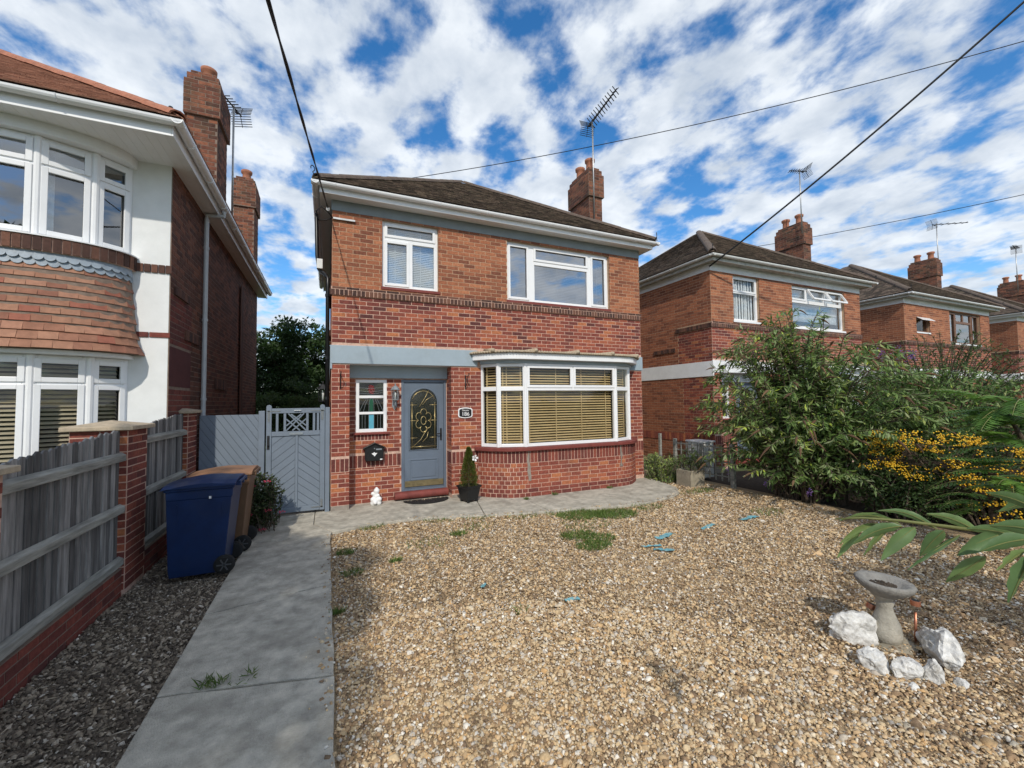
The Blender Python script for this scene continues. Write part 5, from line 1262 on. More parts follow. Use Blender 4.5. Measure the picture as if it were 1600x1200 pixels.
# ------------------------------------------------------------------ trellis, trough and low rail by the right neighbour
tr = thing('trellis_fence', 'low grey timber trellis in front of the right neighbour', 'trellis', (7.7, 7.2, 0))
TX = 7.72
for y, w_, zt in ((6.18, .08, .86), (7.0, .05, .80), (7.75, .07, .86), (8.25, .06, .95)): MB().box(TX - w_ / 2, TX + w_ / 2, y - w_ / 2, y + w_ / 2, -.06, zt).build('post', 'rail_timber', tr, bev=.004)
for i in range(9): y = 6.27 + i * .16; MB().box(TX - .008, TX + .008, y, y + .026, .06, .80).build('upright_lath', 'rail_timber', tr)
for i in range(5): z = .14 + i * .15; MB().box(TX + .0085, TX + .022, 6.2, 7.72, z, z + .026).build('cross_lath', 'rail_timber', tr)
tg = thing('concrete_planter', 'square concrete planter at the end of the house apron', 'planter', (7.15, 6.75, 0))
q = MB(); q.box(6.93, 7.32, 6.55, 6.60, -.05, .30); q.box(6.93, 7.32, 6.90, 6.95, -.05, .30); q.box(6.93, 6.98, 6.601, 6.899, -.05, .30); q.box(7.27, 7.32, 6.601, 6.899, -.05, .30); q.build('walls', 'concrete_old', tg, bev=.006); MB().box(6.981, 7.269, 6.601, 6.899, -.05, .25).build('soil_fill', 'soil', tg)
ub = thing('storage_box', 'white plastic box behind the trellis', 'box', (8.0, 7.2, 0)); MB().box(7.85, 8.2, 7.05, 7.5, 0, .80).build('body', 'upvc_old', ub, bev=.02); MB().box(7.82, 8.23, 7.02, 7.53, .801, .84).build('lid', 'upvc', ub, bev=.01)
rl = thing('rail_fence', 'dark wooden rail fence half hidden in the shrubs', 'fence', (8.2, 3, 0))
for y in (1.6, 2.6, 3.5, 4.4): MB().box(8.16, 8.25, y - .045, y + .045, -.06, .95).build('post', 'bark', rl)
for z in (.46, .76): MB().box(8.12, 8.159, 1.3, 4.6, z, z + .09).build('rail', 'bark', rl)

# ------------------------------------------------------------------ vegetation
def stems_mesh(paths, r0, r1, n=5):
    mb = MB()
    for p in paths: mb.tube(p, list(np.linspace(r0, r1, len(p))), n)
    return mb
def arc_path(base, tip, lift, k=7):
    b, t = np.array(base), np.array(tip); out = []
    for s_ in np.linspace(0, 1, k):
        p = b + (t - b) * s_; p[2] = b[2] + (t[2] - b[2]) * (1 - (1 - s_) ** 1.7) + lift * math.sin(math.pi * s_) * .5; out.append(p)
    return out
def leafy(paths, per_m, ln, wd, spread=.7, start=.25, cmean=.5, cstd=.22, droop=.25):
    """Opposite leaves along stems."""
    Bs, Ds, Ss, Ls_, Cs = [], [], [], [], []
    for p in paths:
        P_ = np.array(p); seg = np.r_[0, np.cumsum(np.linalg.norm(np.diff(P_, axis=0), axis=1))]; tot = seg[-1]
        n = int(tot * per_m); ss = np.sort(NR.uniform(start, 1, n)) * tot; shade = NR.normal(0, .1)
        for s_ in ss:
            c_ = np.array([np.interp(s_, seg, P_[:, i]) for i in range(3)]); e_ = np.array([np.interp(min(s_ + .05, tot), seg, P_[:, i]) for i in range(3)]); t_ = unit(e_ - c_ + 1e-6)
            for sg in (-1, 1):
                sd_ = unit(np.cross(t_, NR.normal(size=3))); d_ = unit(t_ * .55 + sd_ * spread * sg + np.array([0, 0, -droop]) + NR.normal(size=3) * .15)
                Bs.append(c_); Ds.append(d_); Ss.append(unit(np.cross(d_, [0, 0, 1]) + NR.normal(size=3) * .3)); Ls_.append(NR.uniform(.7, 1.2)); Cs.append(cmean + shade + NR.normal(0, cstd))
    L_ = np.array(Ls_)
    return leaves_np(np.array(Bs), np.array(Ds), np.array(Ss), L_ * ln, L_ * wd, np.clip(Cs, 0, 1), .18, .06)
def bush(name, label, cat, base, tips_fn, n_st, mat, per_m, ln, wd, lift=.2, group=None, r0=.014, start=.25, cmean=.5, extra=None, fill=0, fill_c=(0, 0, 0), fill_r=(1, 1, 1), droop=.25):
    rt = thing(name, label, cat, base, group); paths = []
    for i in range(n_st):
        b = np.array(base) + [R.uniform(-.35, .35), R.uniform(-.35, .35), 0]; paths.append(arc_path(b, tips_fn(i), lift * R.uniform(.3, 1.3)))
    stems_mesh(paths, r0, .004).build('stems', 'bark', rt)
    V, F_, C = leafy(paths, per_m, ln, wd, start=start, cmean=cmean, droop=droop)
    if fill:
        p = NR.normal(size=(fill, 3)); p = unit(p) * (NR.random((fill, 1)) ** .4); p = np.array(fill_c) + p * np.array(fill_r); p[:, 2] = np.maximum(p[:, 2], .04)
        V2, F2, C2 = leaves_np(p, unit(rnd_dirs(fill) + [0, 0, -.2]), rnd_dirs(fill), NR.uniform(.7, 1.2, fill) * ln, NR.uniform(.7, 1.2, fill) * wd, np.clip(NR.normal(cmean - .1, .22, fill), 0, 1), .18, .05)
        F_ = np.concatenate([F_, F2 + len(V)]); V = np.concatenate([V, V2]); C = np.concatenate([C, C2])
    link('foliage', np_mesh('foliage', V, F_, C), mat, rt)
    return rt, paths
def in_ellipsoid(c, r, up=.0):
    while True:
        v = Vector((R.gauss(0, 1), R.gauss(0, 1), R.gauss(0, 1))).normalized()
        if v.z > up - .35: return (c[0] + v.x * r[0], c[1] + v.y * r[1], max(.15, c[2] + v.z * r[2]))
# the big buddleia
def bt(i):
    k = i % 10
    if k < 4: return in_ellipsoid((7.85, 5.45, 1.5), (1.15, 1.5, 1.6))
    if k < 7: return in_ellipsoid((8.3, 4.2, 1.4), (1.0, 1.1, 1.4))
    if k < 8: return (R.uniform(7.5, 8.6), R.uniform(4.0, 6.0), R.uniform(2.7, 3.5))
    return in_ellipsoid((7.6, 5.1, .75), (.9, 1.6, .75), -.1)
bd, bp = bush('buddleia_bush', 'large buddleia bush with purple and faded brown flower spikes', 'bush', (8.1, 5.0, -.06), bt, 300, 'leaf_buddleia', 17, .14, .036, .7, start=.35, fill=4200, fill_c=(8.15, 5.0, 1.1), fill_r=(.9, 1.4, 1.2), droop=.45)
def spike(mb, p, d, ln, r_):
    d = Vector(d).normalized(); pts = []; 
    for i in range(6): t = i / 5; pts.append(Vector(p) + d * ln * t + Vector((0, 0, -.35 * ln * t * t)))
    mb.tube(pts, [r_ * .6, r_, r_ * .9, r_ * .75, r_ * .5, r_ * .15], 6, R.random())
sb, fb = MB(), MB()
for i, p in enumerate(bp):
    tip = Vector(p[-1]); d = tip - Vector(p[-2])
    if R.random() < .6: sb = MB(); spike(sb, tip, d + Vector((R.uniform(-.1, .1), R.uniform(-.1, .1), 0)), R.uniform(.12, .24), R.uniform(.014, .022)); sb.build('spent_flower', 'spent_flower', bd)
for (x, y, z) in ((7.9, 5.75, 2.72), (7.95, 6.0, 2.55), (7.2, 5.1, .28), (7.25, 5.9, .38), (7.35, 4.45, .22), (7.55, 4.5, 1.05), (8.9, 4.1, 2.55), (9.25, 4.0, 2.6), (9.3, 3.85, 2.5)):
    fm = MB(); 
    for k in range(60 if x > 8.8 else 26): v = rnd_dirs(1)[0]; c_ = Vector((x, y, z)) + Vector((v[0], v[1], v[2] * 1.6)) * R.uniform(.01, .10 if x > 8.8 else .055); fm.lathe([(.004, 0), (.014, .004), (.004, .01)], c_, 5)
    fm.build('flower_spike', 'petal_purple', bd)
# pyracantha with yellow berries
pt_ = lambda i: (R.uniform(7.75, 8.8), R.uniform(1.7, 3.7), R.uniform(.25, 1.3) - .16 * 0)
py_, pp_ = bush('firethorn_bush', 'firethorn bush covered in yellow orange berries on the right', 'bush', (8.4, 2.8, -.06), pt_, 100, 'leaf_dark', 22, .05, .024, .3, fill=3200, fill_c=(8.45, 2.75, .65), fill_r=(.55, 1.15, .62))
n = 0; Bc = []
for c in range(150):
    y = R.uniform(1.75, 3.9); x = 7.80 + R.uniform(-.08, .3) ; z = R.uniform(.62, 1.28) if y > 2.7 else R.uniform(.15, 1.2)
    if R.random() < .25: continue
    for k in range(R.randint(12, 34)): Bc.append((x + R.gauss(0, .05), y + R.gauss(0, .05), z + R.gauss(0, .022)))
Bc = np.array(Bc); oct_ = np.array([[1, 0, 0], [-1, 0, 0], [0, 1, 0], [0, -1, 0], [0, 0, 1], [0, 0, -1]]) * .012; of = np.array([[0, 2, 4], [2, 1, 4], [1, 3, 4], [3, 0, 4], [2, 0, 5], [1, 2, 5], [3, 1, 5], [0, 3, 5]])
V = (Bc[:, None, :] + oct_[None]).reshape(-1, 3); F_ = (np.arange(len(Bc))[:, None, None] * 6 + of[None]).reshape(-1, 3)
link('berries', np_mesh('berries', V, F_, np.repeat(NR.random(len(Bc)), 6)), 'berries', py_, smooth=True, kind='stuff')
# dark shrubs in the neighbour's garden
def dsh(c, r): return lambda i: in_ellipsoid(c, r)
bush('evergreen_shrub', 'dark feathery evergreen shrub below the brown framed window', 'shrub', (11.4, 4.3, -.06), dsh((11.2, 4.2, 1.75), (1.0, 1.5, 1.35)), 150, 'leaf_dark', 24, .06, .02, .3, fill=8000, fill_c=(11.2, 4.2, 1.55), fill_r=(1.0, 1.5, 1.35), cmean=.6)
bush('evergreen_shrub', 'dense mixed shrub behind the buddleia and the firethorn', 'shrub', (9.7, 3.9, -.06), dsh((9.6, 3.9, 1.3), (1.0, 1.6, 1.1)), 150, 'leaf_buddleia', 16, .09, .03, .3, fill=8000, fill_c=(9.6, 3.8, 1.2), fill_r=(1.0, 1.7, 1.1), cmean=.4)
bush('evergreen_shrub', 'low dark hedge shrub at the foot of the firethorn', 'shrub', (8.0, 3.5, -.06), dsh((8.0, 3.55, .38), (.4, .65, .42)), 60, 'leaf_dark', 26, .06, .028, .1, fill=3200, fill_c=(8.0, 3.5, .36), fill_r=(.45, .7, .42), cmean=.35)
bush('evergreen_shrub', 'tall leafy shrub mass at the right picture edge', 'shrub', (9.2, 1.9, -.06), dsh((9.3, 1.8, 1.0), (.9, 1.2, .95)), 90, 'leaf_dark', 18, .085, .032, .2, fill=4200, fill_c=(9.3, 1.8, .9), fill_r=(.9, 1.3, .95), cmean=.6)
# weeds by the planter
bush('weed_clump', 'green weeds between the apron and the right hand house', 'weeds', (7.0, 7.35, -.06), lambda i: (R.uniform(6.85, 7.5), R.uniform(7.0, 8.3), R.uniform(.2, .55)), 110, 'leaf_buddleia', 40, .055, .02, .1, r0=.004, start=.05, cmean=.6)
bush('weed_clump', 'dry weeds growing in the concrete planter', 'weeds', (7.15, 6.75, .24), lambda i: (R.uniform(6.95, 7.35), R.uniform(6.5, 7.0), R.uniform(.4, .75)), 40, 'leaf_buddleia', 26, .05, .014, .1, r0=.004, start=.2, cmean=.25)
# sumac with long pinnate fronds
sm = thing('sumac_shrub', 'sumac with long feathery fronds at the right edge', 'shrub', (7.0, 1.7, -.06))
MB().tube([(7.0, 1.7, -.1), (7.02, 1.75, .7), (6.95, 1.95, 1.3), (6.9, 2.05, 1.62)], [.035, .03, .024, .016], 8).build('trunk', 'bark', sm, smooth=True)
def frond(base, d, ln, droop, npair, lw, parent):
    d = np.array(d, float); d /= np.linalg.norm(d); base = np.array(base); k = 14; P_ = [base + d * ln * t - np.array([0, 0, droop * ln * t * t]) for t in np.linspace(0, 1, k)]
    Bs, Ds, Ss, Ls_ = [], [], [], []
    for i in range(npair):
        t = .12 + .86 * i / npair; c_ = base + d * ln * t - np.array([0, 0, droop * ln * t * t]); t_ = unit(d - np.array([0, 0, 2 * droop * t])); s_ = unit(np.cross(t_, [0, 0, 1])); l_ = lw * math.sin(math.pi * (.18 + .75 * t)) ** .7
        for sg in (-1, 1): Bs.append(c_); Ds.append(unit(s_ * sg + t_ * .35 + np.array([0, 0, -.28 + R.uniform(-.1, .1)]))); Ss.append(t_); Ls_.append(l_)
    V, F_, C = leaves_np(Bs, Ds, Ss, np.array(Ls_), np.array(Ls_) * .24, np.clip(NR.normal(.5, .16) + NR.normal(0, .06, len(Bs)), 0, 1), .12, .08)
    fo = link('frond', np_mesh('frond', V, F_, C), 'leaf_sumac', parent); MB().tube(P_, list(np.linspace(.006, .002, k)), 5).build('rachis', 'twig_green', fo)
for i in range(40):
    a = R.uniform(0, 6.28) if i > 15 else R.uniform(2.0, 4.4); z = R.uniform(.7, 1.75); frond((6.95 + R.uniform(-.1, .1), 1.98 + R.uniform(-.1, .1), z), (math.cos(a), math.sin(a), R.uniform(.05, .75)), R.uniform(.5, .85), R.uniform(.25, .6), 17, .15, sm)
for i in range(9):
    a = R.uniform(1.8, 4.2); frond((7.6, 2.6, R.uniform(.25, .6)), (math.cos(a), math.sin(a), R.uniform(.1, .7)), R.uniform(.3, .5), .5, 12, .10, sm)
# rose bush by the gate
rb_, rp_ = bush('rose_bush', 'rose bush with a few pink flowers at the foot of the gate', 'bush', (-1.0, 7.2, -.06), lambda i: in_ellipsoid((-1.04, 7.12, .44), (.46, .38, .40)), 110, 'leaf_rose', 42, .042, .028, .15, r0=.006, start=.2, fill=2200, fill_c=(-1.06, 7.12, .40), fill_r=(.40, .34, .38), cmean=.45)
for (x, y, z) in ((-.80, 6.95, .70), (-.98, 6.9, .66), (-.84, 6.86, .05), (-.62, 7.08, .22), (-1.0, 6.82, .28), (-.78, 6.9, .30)):
    fm = MB()
    for k in range(9): t = k * 2.4; r_ = .012 + .003 * k; fm.ob((x + r_ * math.cos(t), y + r_ * math.sin(t), z - .002 * k), (.022 * math.cos(t), .022 * math.sin(t), .012), (-.016 * math.sin(t), .016 * math.cos(t), .004), (0, 0, .003))
    fm.build('rose_flower', 'petal_pink', rb_)
# trees
def tree(name, label, base, h, crown_c, crown_r, mat, n_leaf, ln, wd, trunk_r=.12, n_limb=16, group=None, clump=60):
    rt = thing(name, label, 'tree', base, group); b = np.array(base); cc, cr_ = np.array(crown_c), np.array(crown_r)
    paths = [[b, b + [0.05, 0.02, h * .25], b + [0.0, .08, h * .5], cc + [0, 0, cr_[2] * .3]]]
    tips = []
    for i in range(n_limb):
        v = rnd_dirs(1)[0]; v[2] = abs(v[2]) * .9 - .15; tip = cc + v * cr_ * .85; st_ = b + np.array([0, 0, h * R.uniform(.25, .55)]); paths.append([st_, (st_ + tip) / 2 + [0, 0, .12 * h * R.random()], tip])
    mb = MB(); mb.tube(paths[0], [trunk_r, trunk_r * .8, trunk_r * .6, trunk_r * .25], 9)
    for p in paths[1:]: mb.tube(p, [trunk_r * .38, trunk_r * .22, trunk_r * .06], 6)
    mb.build('trunk', 'bark', rt, smooth=True)
    ctr = cc + unit(NR.normal(size=(clump, 3))) * (NR.random((clump, 1)) ** .38) * cr_
    k = NR.integers(0, clump, n_leaf); sz = NR.uniform(.16, .30, clump) * cr_.min()
    dv = unit(NR.normal(size=(n_leaf, 3))) * (NR.random((n_leaf, 1)) ** .45); p = ctr[k] + dv * sz[k][:, None] * [1, 1, .75]; p[:, 2] = np.maximum(p[:, 2], .05)
    shade = NR.normal(.5, .16, clump)[k] + NR.normal(0, .14, n_leaf)
    V, F_, C = leaves_np(p, unit(dv + rnd_dirs(n_leaf) * .8 + [0, 0, -.15]), rnd_dirs(n_leaf), NR.uniform(.7, 1.25, n_leaf) * ln, NR.uniform(.7, 1.25, n_leaf) * wd, np.clip(shade, 0, 1), .15, .06)
    link('crown', np_mesh('crown', V, F_, C), mat, rt); return rt
tree('evergreen_tree', 'dense dark evergreen tree seen over the garden gate', (-1.2, 17.0, -.09), 4.6, (-1.25, 17.0, 2.7), (1.9, 1.3, 2.3), 'leaf_tree', 26000, .15, .065, clump=320)
tree('evergreen_tree', 'lower dark shrub under the evergreen tree behind the gate', (-1.0, 14.6, -.09), 2.2, (-1.1, 14.6, 1.35), (1.5, .8, 1.3), 'leaf_dark', 12000, .10, .04, .06, clump=80)
tree('street_tree', 'street tree behind the viewer that shades the path', (-3.5, -1.9, -.06), 6.2, (-3.4, -1.7, 5.0), (1.5, 2.3, 1.6), 'leaf_tree', 17000, .16, .08, .13, clump=85)
st_t = tree('sumac_tree', 'small tree whose low leafy branch hangs in at the right', (4.0, -2.2, -.06), 4.0, (3.9, -2.9, 3.7), (1.5, 1.3, .9), 'leaf_sumac', 4200, .17, .05, .07, clump=45)
# the low branch that reaches into the picture
brn = thing('leafy_branch', 'leafy green branch hanging in from the right edge', 'branch', (1.9, -.1, 1.5))
spine = [np.array(p) for p in ((3.95, -2.15, 1.95), (2.5, -.75, 1.64), (1.80, .2, 1.47), (1.60, .46, 1.45), (1.56, .56, 1.445), (1.515, .67, 1.443), (1.475, .745, 1.437), (1.44, .80, 1.425))]
MB().tube(spine, [.018, .012, .007, .0055, .005, .004, .003, .002], 7).build('twig', 'twig_green', brn, smooth=True)
lt2 = [np.array(p) for p in ((1.62, .42, 1.452), (1.585, .50, 1.415), (1.565, .545, 1.40))]
MB().tube(lt2, [.004, .003, .002], 6).build('side_twig', 'twig_green', brn, smooth=True)
def big_leaf(base, tip, width, sidev, sag, c):
    base, tip, sidev = Vector(base), Vector(tip), Vector(sidev); d = tip - base; ln = d.length; d.normalize(); s_ = (sidev - d * sidev.dot(d)).normalized(); u = s_.cross(d).normalized()
    if u.z < 0: u = -u
    k = 11; prof = lambda t: (math.sin(math.pi * min(1, t ** .8)) ** .85) * (1 - .25 * t)
    vs = []; fs = []
    for i in range(k):
        t = i / (k - 1); c_ = base + d * ln * t + Vector((0, 0, sag * math.sin(math.pi * t) * ln)); w_ = width * prof(t) / 2 + .0008
        ed = .006 * math.sin(i * 2.1)
        for f, lift in ((-1, .28), (-.5, .10), (0, 0), (.5, .10), (1, .28)): vs.append(c_ + s_ * w_ * f + u * (w_ * lift * abs(f) + (ed if abs(f) == 1 else 0) * .35))
    for i in range(k - 1):
        for j in range(4): fs.append((5 * i + j, 5 * i + j + 1, 5 * i + j + 6, 5 * i + j + 5))
    q = MB(); q.add(vs, fs, c); lf = q.build('leaf', 'leaf_branch', brn, smooth=True)
    MB().tube([base + d * ln * t + Vector((0, 0, sag * math.sin(math.pi * t) * ln)) - u * .0008 for t in np.linspace(0, .95, 8)], list(np.linspace(.0016, .0005, 8)), 5).build('midrib', 'twig_green', lf)
def ray_pt(px, py, dist):
    v = cf + cr * ((px - 800) / 653.2) - cu * ((py - 600) / 653.2); return Vector((0, 0, CAM_H)) + v.normalized() * dist
view_s = Vector((.25, -.1, -1))
for (bx1, by1, tx1, ty1, dd, wd_, sag, c) in (   # leaf bases and tips seen against the gravel, metres from the eye
        (1410, 822, 1330, 852, 1.70, .040, .10, .45), (1430, 824, 1376, 876, 1.68, .045, .06, .55), (1475, 829, 1437, 870, 1.66, .040, .05, .4), (1500, 836, 1418, 890, 1.6, .014, .02, .1),
        (1408, 820, 1312, 814, 1.74, .022, .16, .8), (1370, 818, 1312, 850, 1.72, .020, .10, .9), (1465, 827, 1372, 798, 1.74, .024, .14, .5), (1530, 832, 1448, 803, 1.70, .032, .10, .7), (1560, 836, 1495, 868, 1.62, .050, .05, .35),
        (1590, 838, 1510, 826, 1.66, .036, .06, .6), (1540, 870, 1478, 910, 1.6, .040, .0, .75), (1612, 842, 1530, 862, 1.55, .045, .06, .3), (1612, 868, 1576, 942, 1.5, .055, .04, .3), (1605, 860, 1558, 892, 1.52, .032, .05, .85),
        (1640, 835, 1545, 822, 1.62, .045, .08, .5), (1660, 850, 1600, 900, 1.5, .05, .04, .5), (1395, 819, 1350, 868, 1.71, .026, .05, .7), (1345, 822, 1308, 872, 1.73, .026, .0, .85), (1620, 795, 1540, 770, 1.75, .04, .08, .55), (1630, 780, 1560, 800, 1.8, .04, .05, .4)):
    big_leaf(ray_pt(bx1, by1, dd), ray_pt(tx1, ty1, dd + R.uniform(-.05, .03)), wd_ * .86, view_s + Vector((R.uniform(-.3, .3), R.uniform(-.3, .3), 0)), sag, c)

# grass and weeds in the gravel
tufts = [(3.69, 5.78, .38, 300), (4.25, 5.58, .38, 340), (4.0, 5.66, .3, 160), (3.12, 4.92, .26, 190), (3.08, 4.5, .24, 170), (3.3, 4.7, .24, 120), (3.5, 5.3, .4, 60), (1.66, 5.7, .12, 50), (.72, 5.06, .07, 25), (.085, 4.05, .05, 26), (-.68, 3.33, .08, 22), (2.86, 6.12, .3, 60), (1.2, 5.5, .3, 25), (.2, 5.6, .12, 40), (.25, 4.9, .12, 30), (2.2, 6.38, .3, 70),
         (3.5, 6.0, .3, 60), (.6, 6.55, .2, 30), (1.6, 6.5, .25, 40), (3.35, 7.0, .05, 16), (4.0, 7.1, .06, 16), (5.3, 7.12, .06, 18), (6.5, 6.2, .3, 60), (6.9, 6.2, .25, 70), (5.0, 5.7, .3, 50), (1.55, 3.4, .1, 14), (-.5, 3.30, .10, 8), (6.5, 4.6, .3, 50), (2.0, 5.9, .3, 30)]
Bs, Ds, Ss, Ls_, Cs = [], [], [], [], []
for (x, y, r_, k) in tufts:
    for i in range(int(k * 3.2)):
        a, q_ = R.random() * 6.28, r_ * math.sqrt(R.random()); zz_ = .0 if (y > 6.9 or x < .05) else GZ + .01
        if .05 < x and y < 6.9 and apron_y(x + q_ * math.cos(a)) < y + q_ * math.sin(a) * .7 + .01: continue
        Bs.append((x + q_ * math.cos(a), y + q_ * math.sin(a) * .7, zz_)); Ds.append((R.gauss(0, .8), R.gauss(0, .8), 1)); Ss.append((R.gauss(0, 1), R.gauss(0, 1), .1)); Ls_.append(R.uniform(.035, .085)); Cs.append(R.random())
V, F_, C = leaves_np(np.array(Bs), unit(np.array(Ds)), unit(np.array(Ss)), np.array(Ls_), np.array(Ls_) * .10, np.array(Cs), .1, .15)
o = link('grass', np_mesh('grass', V, F_, C), 'grass', None, kind='stuff'); tag(o, 'short green grass tufts growing through the gravel', 'grass')

# ------------------------------------------------------------------ gravel and mulch, stone by stone
CUBE = np.array([[-1, -1, -1], [1, -1, -1], [1, 1, -1], [-1, 1, -1], [-.62, -.62, 1], [.62, -.62, 1], [.62, .62, 1], [-.62, .62, 1]], float) * .5
CF = np.array([[4, 5, 6, 7], [0, 1, 5, 4], [1, 2, 6, 5], [2, 3, 7, 6], [3, 0, 4, 7]])
def scatter(name, pts, size, mat, label, cat, flat=.55, asp=.7, cdist=None, tilt=.35, lod=None):
    n = len(pts); s = size[:, None] * np.stack([NR.uniform(.8, 1.3, n), asp * NR.uniform(.75, 1.25, n), flat * NR.uniform(.7, 1.3, n)], 1)
    T = CUBE[None] * s[:, None, :] * NR.uniform(.72, 1.25, (n, 8, 3))
    a, b, c = NR.random(n) * 6.283, NR.normal(0, tilt, n), NR.normal(0, tilt, n)
    ca, sa, cb_, sb_, cc, sc = np.cos(a), np.sin(a), np.cos(b), np.sin(b), np.cos(c), np.sin(c)
    Rm = np.empty((n, 3, 3)); Rm[:, 0] = np.stack([ca * cb_, ca * sb_ * sc - sa * cc, ca * sb_ * cc + sa * sc], 1); Rm[:, 1] = np.stack([sa * cb_, sa * sb_ * sc + ca * cc, sa * sb_ * cc - ca * sc], 1); Rm[:, 2] = np.stack([-sb_, cb_ * sc, cb_ * cc], 1)
    V = np.einsum('nij,nkj->nki', Rm, T) + pts[:, None, :]
    F_ = (np.arange(n)[:, None, None] * 8 + CF[None])
    F_ = F_.reshape(-1, 4) if lod is None else np.concatenate([F_[~lod].reshape(-1, 4), F_[lod][:, [0, 1, 4]].reshape(-1, 4)])   # far stones keep the faces that show
    C = np.repeat(cdist if cdist is not None else NR.random(n), 8)
    return tag(link(name, np_mesh(name, V.reshape(-1, 3), F_, C), mat, None, kind='stuff'), label, cat)
def region(n, x0, x1, y0, y1, ok=None):
    p = np.stack([NR.uniform(x0, x1, n), NR.uniform(y0, y1, n)], 1)
    return p if ok is None else p[ok(p)]
ap_x, ap_y = [p[0] for p in APRON], [p[1] for p in APRON]
def on_gravel(p): return (p[:, 1] < np.interp(p[:, 0], ap_x, ap_y) - .012)
vis = lambda p: (np.abs(((p[:, 0] * cr[0] + p[:, 1] * cr[1])) / np.maximum(p[:, 0] * cf[0] + p[:, 1] * cf[1], .2)) < 1.45) & (p[:, 0] * cf[0] + p[:, 1] * cf[1] > 1.5)
g1 = region(330000, .06, 7.6, .2, 7.6, lambda p: on_gravel(p) & vis(p))
g0 = region(9000, .06, 7.6, -1.5, 3.0, lambda p: on_gravel(p) & ~vis(p))
sp1 = np.column_stack([NR.normal(.03, .05, 260), NR.uniform(1.5, 6.4, 260)]); sp1 = sp1[sp1[:, 0] < .05]      # stones kicked onto the path
xs_ = NR.uniform(.3, 6.4, 300); sp2 = np.column_stack([xs_, np.interp(xs_, ap_x, ap_y) + np.abs(NR.normal(0, .06, 300))])
gp_ = np.concatenate([g1, g0, sp1, sp2]); dist = np.hypot(gp_[:, 0], gp_[:, 1]); ng = len(gp_); nb = len(g1) + len(g0)
sz = NR.lognormal(math.log(.0140), .42, ng) * (1 + .04 * np.maximum(dist - 3, 0)); sz[len(g1):nb] *= 2
zz = GZ + NR.uniform(-.006, .013, ng); zz[nb:] = .004
# the bed itself is uneven: golden in the middle, older, dirtier and with shade painted in at the left edge and round the bird bath
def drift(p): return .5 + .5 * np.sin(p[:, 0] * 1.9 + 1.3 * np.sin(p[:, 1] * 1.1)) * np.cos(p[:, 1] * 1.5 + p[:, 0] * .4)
dirt_shade = np.clip(1.15 - gp_[:, 0] / 1.0, 0, 1) * .5 + np.clip(1.5 - np.hypot(gp_[:, 0] - 4.2, gp_[:, 1] - 1.4) / 1.0, 0, 1) * .75 + .14 * drift(gp_) + np.clip((gp_[:, 0] - 4.0) / 2.0, 0, 1) * np.clip((3.2 - gp_[:, 1]) / 1.5, 0, 1) * .6 + np.clip((gp_[:, 0] - 5.8) / 2.5, 0, 1) * .3
cd = NR.random(ng); pick = NR.random(ng) < dirt_shade * .6
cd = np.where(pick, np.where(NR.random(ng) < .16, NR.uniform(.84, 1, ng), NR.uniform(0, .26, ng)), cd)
zz = zz + .012 * (1 + np.sin(gp_[:, 0] * 1.7 + gp_[:, 1] * .6) * np.sin(gp_[:, 1] * 1.3)) * (np.arange(ng) < nb)
near = dist < 3.9
keep = near | (NR.random(ng) < .8)
P3 = np.column_stack([gp_, zz])
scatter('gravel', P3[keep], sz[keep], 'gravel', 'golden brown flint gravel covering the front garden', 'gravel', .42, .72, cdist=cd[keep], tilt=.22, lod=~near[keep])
m1 = region(24000, -1.83, -.97, .3, 7.7)
scatter('mulch', np.column_stack([m1, -.055 + NR.uniform(-.006, .02, len(m1))]), NR.lognormal(math.log(.021), .35, len(m1)), 'mulch', 'dark bark mulch and stones between the fence and the path', 'mulch', .35, .5, tilt=.45)
tw = np.concatenate([region(2600, .1, 7.2, .9, 6.2, on_gravel), region(700, -1.8, -1.0, 1.2, 7)])
s_ = NR.uniform(.03, .10, len(tw)); 
n = len(tw); a = NR.random(n) * 6.283; dd = np.stack([np.cos(a), np.sin(a), NR.normal(0, .12, n)], 1); P0 = np.column_stack([tw, np.full(n, GZ + .018)])
V, F_, C = leaves_np(P0, unit(dd), np.tile([0., 0, 1], (n, 1)) + NR.normal(size=(n, 3)) * .6, s_, np.minimum(s_ * .1, .006), NR.random(n), .3)
tag(link('straw_litter', np_mesh('straw_litter', V, F_, C), 'straw', None, kind='stuff'), 'dry straw and twig litter scattered over the gravel', 'litter')

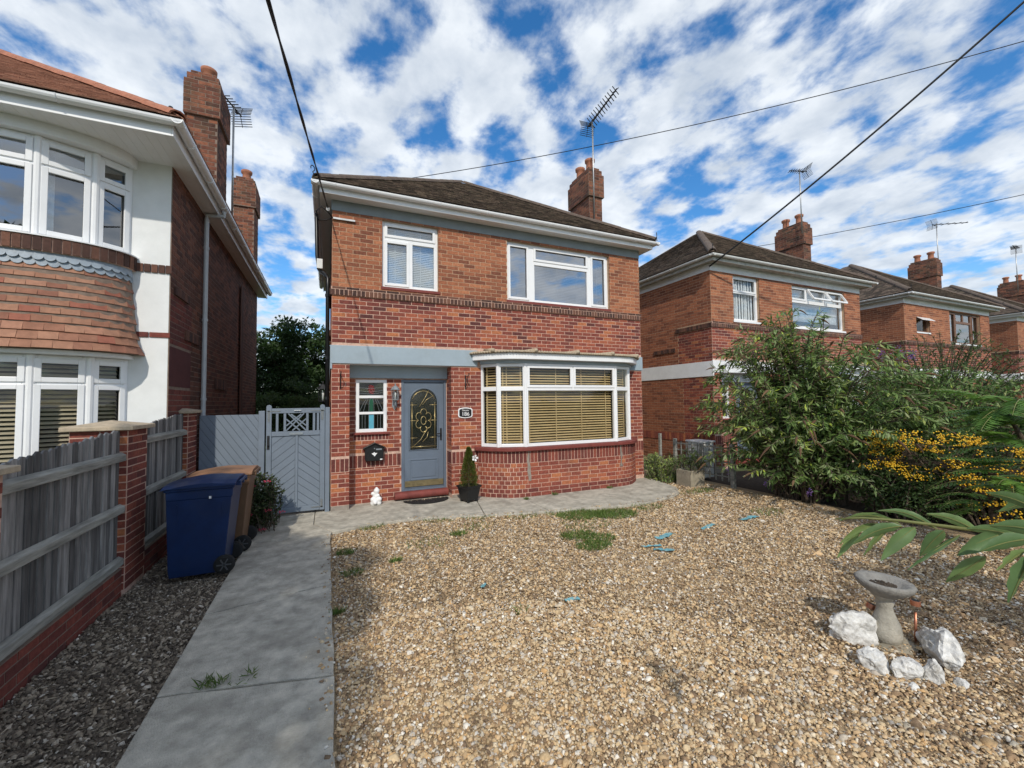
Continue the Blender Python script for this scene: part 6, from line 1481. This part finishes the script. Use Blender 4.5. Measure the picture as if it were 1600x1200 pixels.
# ------------------------------------------------------------------ cables and aerials
def cable(name, label, a, b, r_, sag, n=24, twist=False):
    a, b = Vector(a), Vector(b); rt = thing(name, label, 'cable', b, 'overhead cables')
    for k in range(2 if twist else 1):
        pts = []
        for i in range(n * (4 if twist else 1) + 1):
            t = i / (n * (4 if twist else 1)); p = a.lerp(b, t) - Vector((0, 0, sag * 4 * t * (1 - t)))
            if twist: p = p + Vector((math.cos(t * 60 + k * math.pi) * r_ * .9, 0, math.sin(t * 60 + k * math.pi) * r_ * .9))
            pts.append(p)
        MB().tube(pts, r_, 6).build('strand', 'cable', rt, smooth=True)
def through(p_house, px, py, dist, ext):
    q = ray_pt(px, py, dist); d = (q - Vector(p_house)); return Vector(p_house) + d * ext
A0 = Vector((-.02, D - .12, 5.12)); cable('twisted_cable', 'twisted black overhead cable running up from the left eaves corner', through(A0, 420, -6, 3.9, 3.2), A0, .0075, .05, twist=True)
A1 = Vector((8.93, D - .1, 5.2)); cable('overhead_cable', 'thick black cable falling to the right neighbour eaves corner', through(A1, 1582, -2, 13.5, 1.6), A1, .020, .25)
a2, b2 = ray_pt(560, 290, 15), ray_pt(1760, 18, 19); cable('overhead_wire', 'thin telephone wire crossing above the chimney aerial', b2, a2, .010, .42)
a3, b3 = ray_pt(1100, 398, 24), ray_pt(1760, 268, 26); cable('overhead_wire', 'thin lower telephone wire above the right hand roofs', b3, a3, .012, .18)
aerial('television_aerial', 'tall aerial on a long mast above the main house chimney', (6.46, 9.10, 6.6), 9.36, -95, 'alu', 'x', 2, 1.3, n=12)
aerial('television_aerial', 'pair of aerials on the mast of the second chimney', (15.25, 9.12, 7.6), 9.9, 160, 'alu', 'yagi', 0, .5, n=6)
aerial('television_aerial', 'long boom aerial beside the third house chimney', (25.55, 9.4, 7.2), 9.75, -10, 'alu', 'yagi', 8, 2.2, n=5)
aerial('television_aerial', 'small aerial at the far right house', (34.0, 9.4, 7.4), 9.8, 190, 'alu', 'yagi', 0, 1.0, n=6)
aerial('television_aerial', 'aerial mast strapped to the left house chimney', (-1.86, 10.2, 5.6), 8.15, 250, 'alu', 'yagi', 0, .5, n=6)
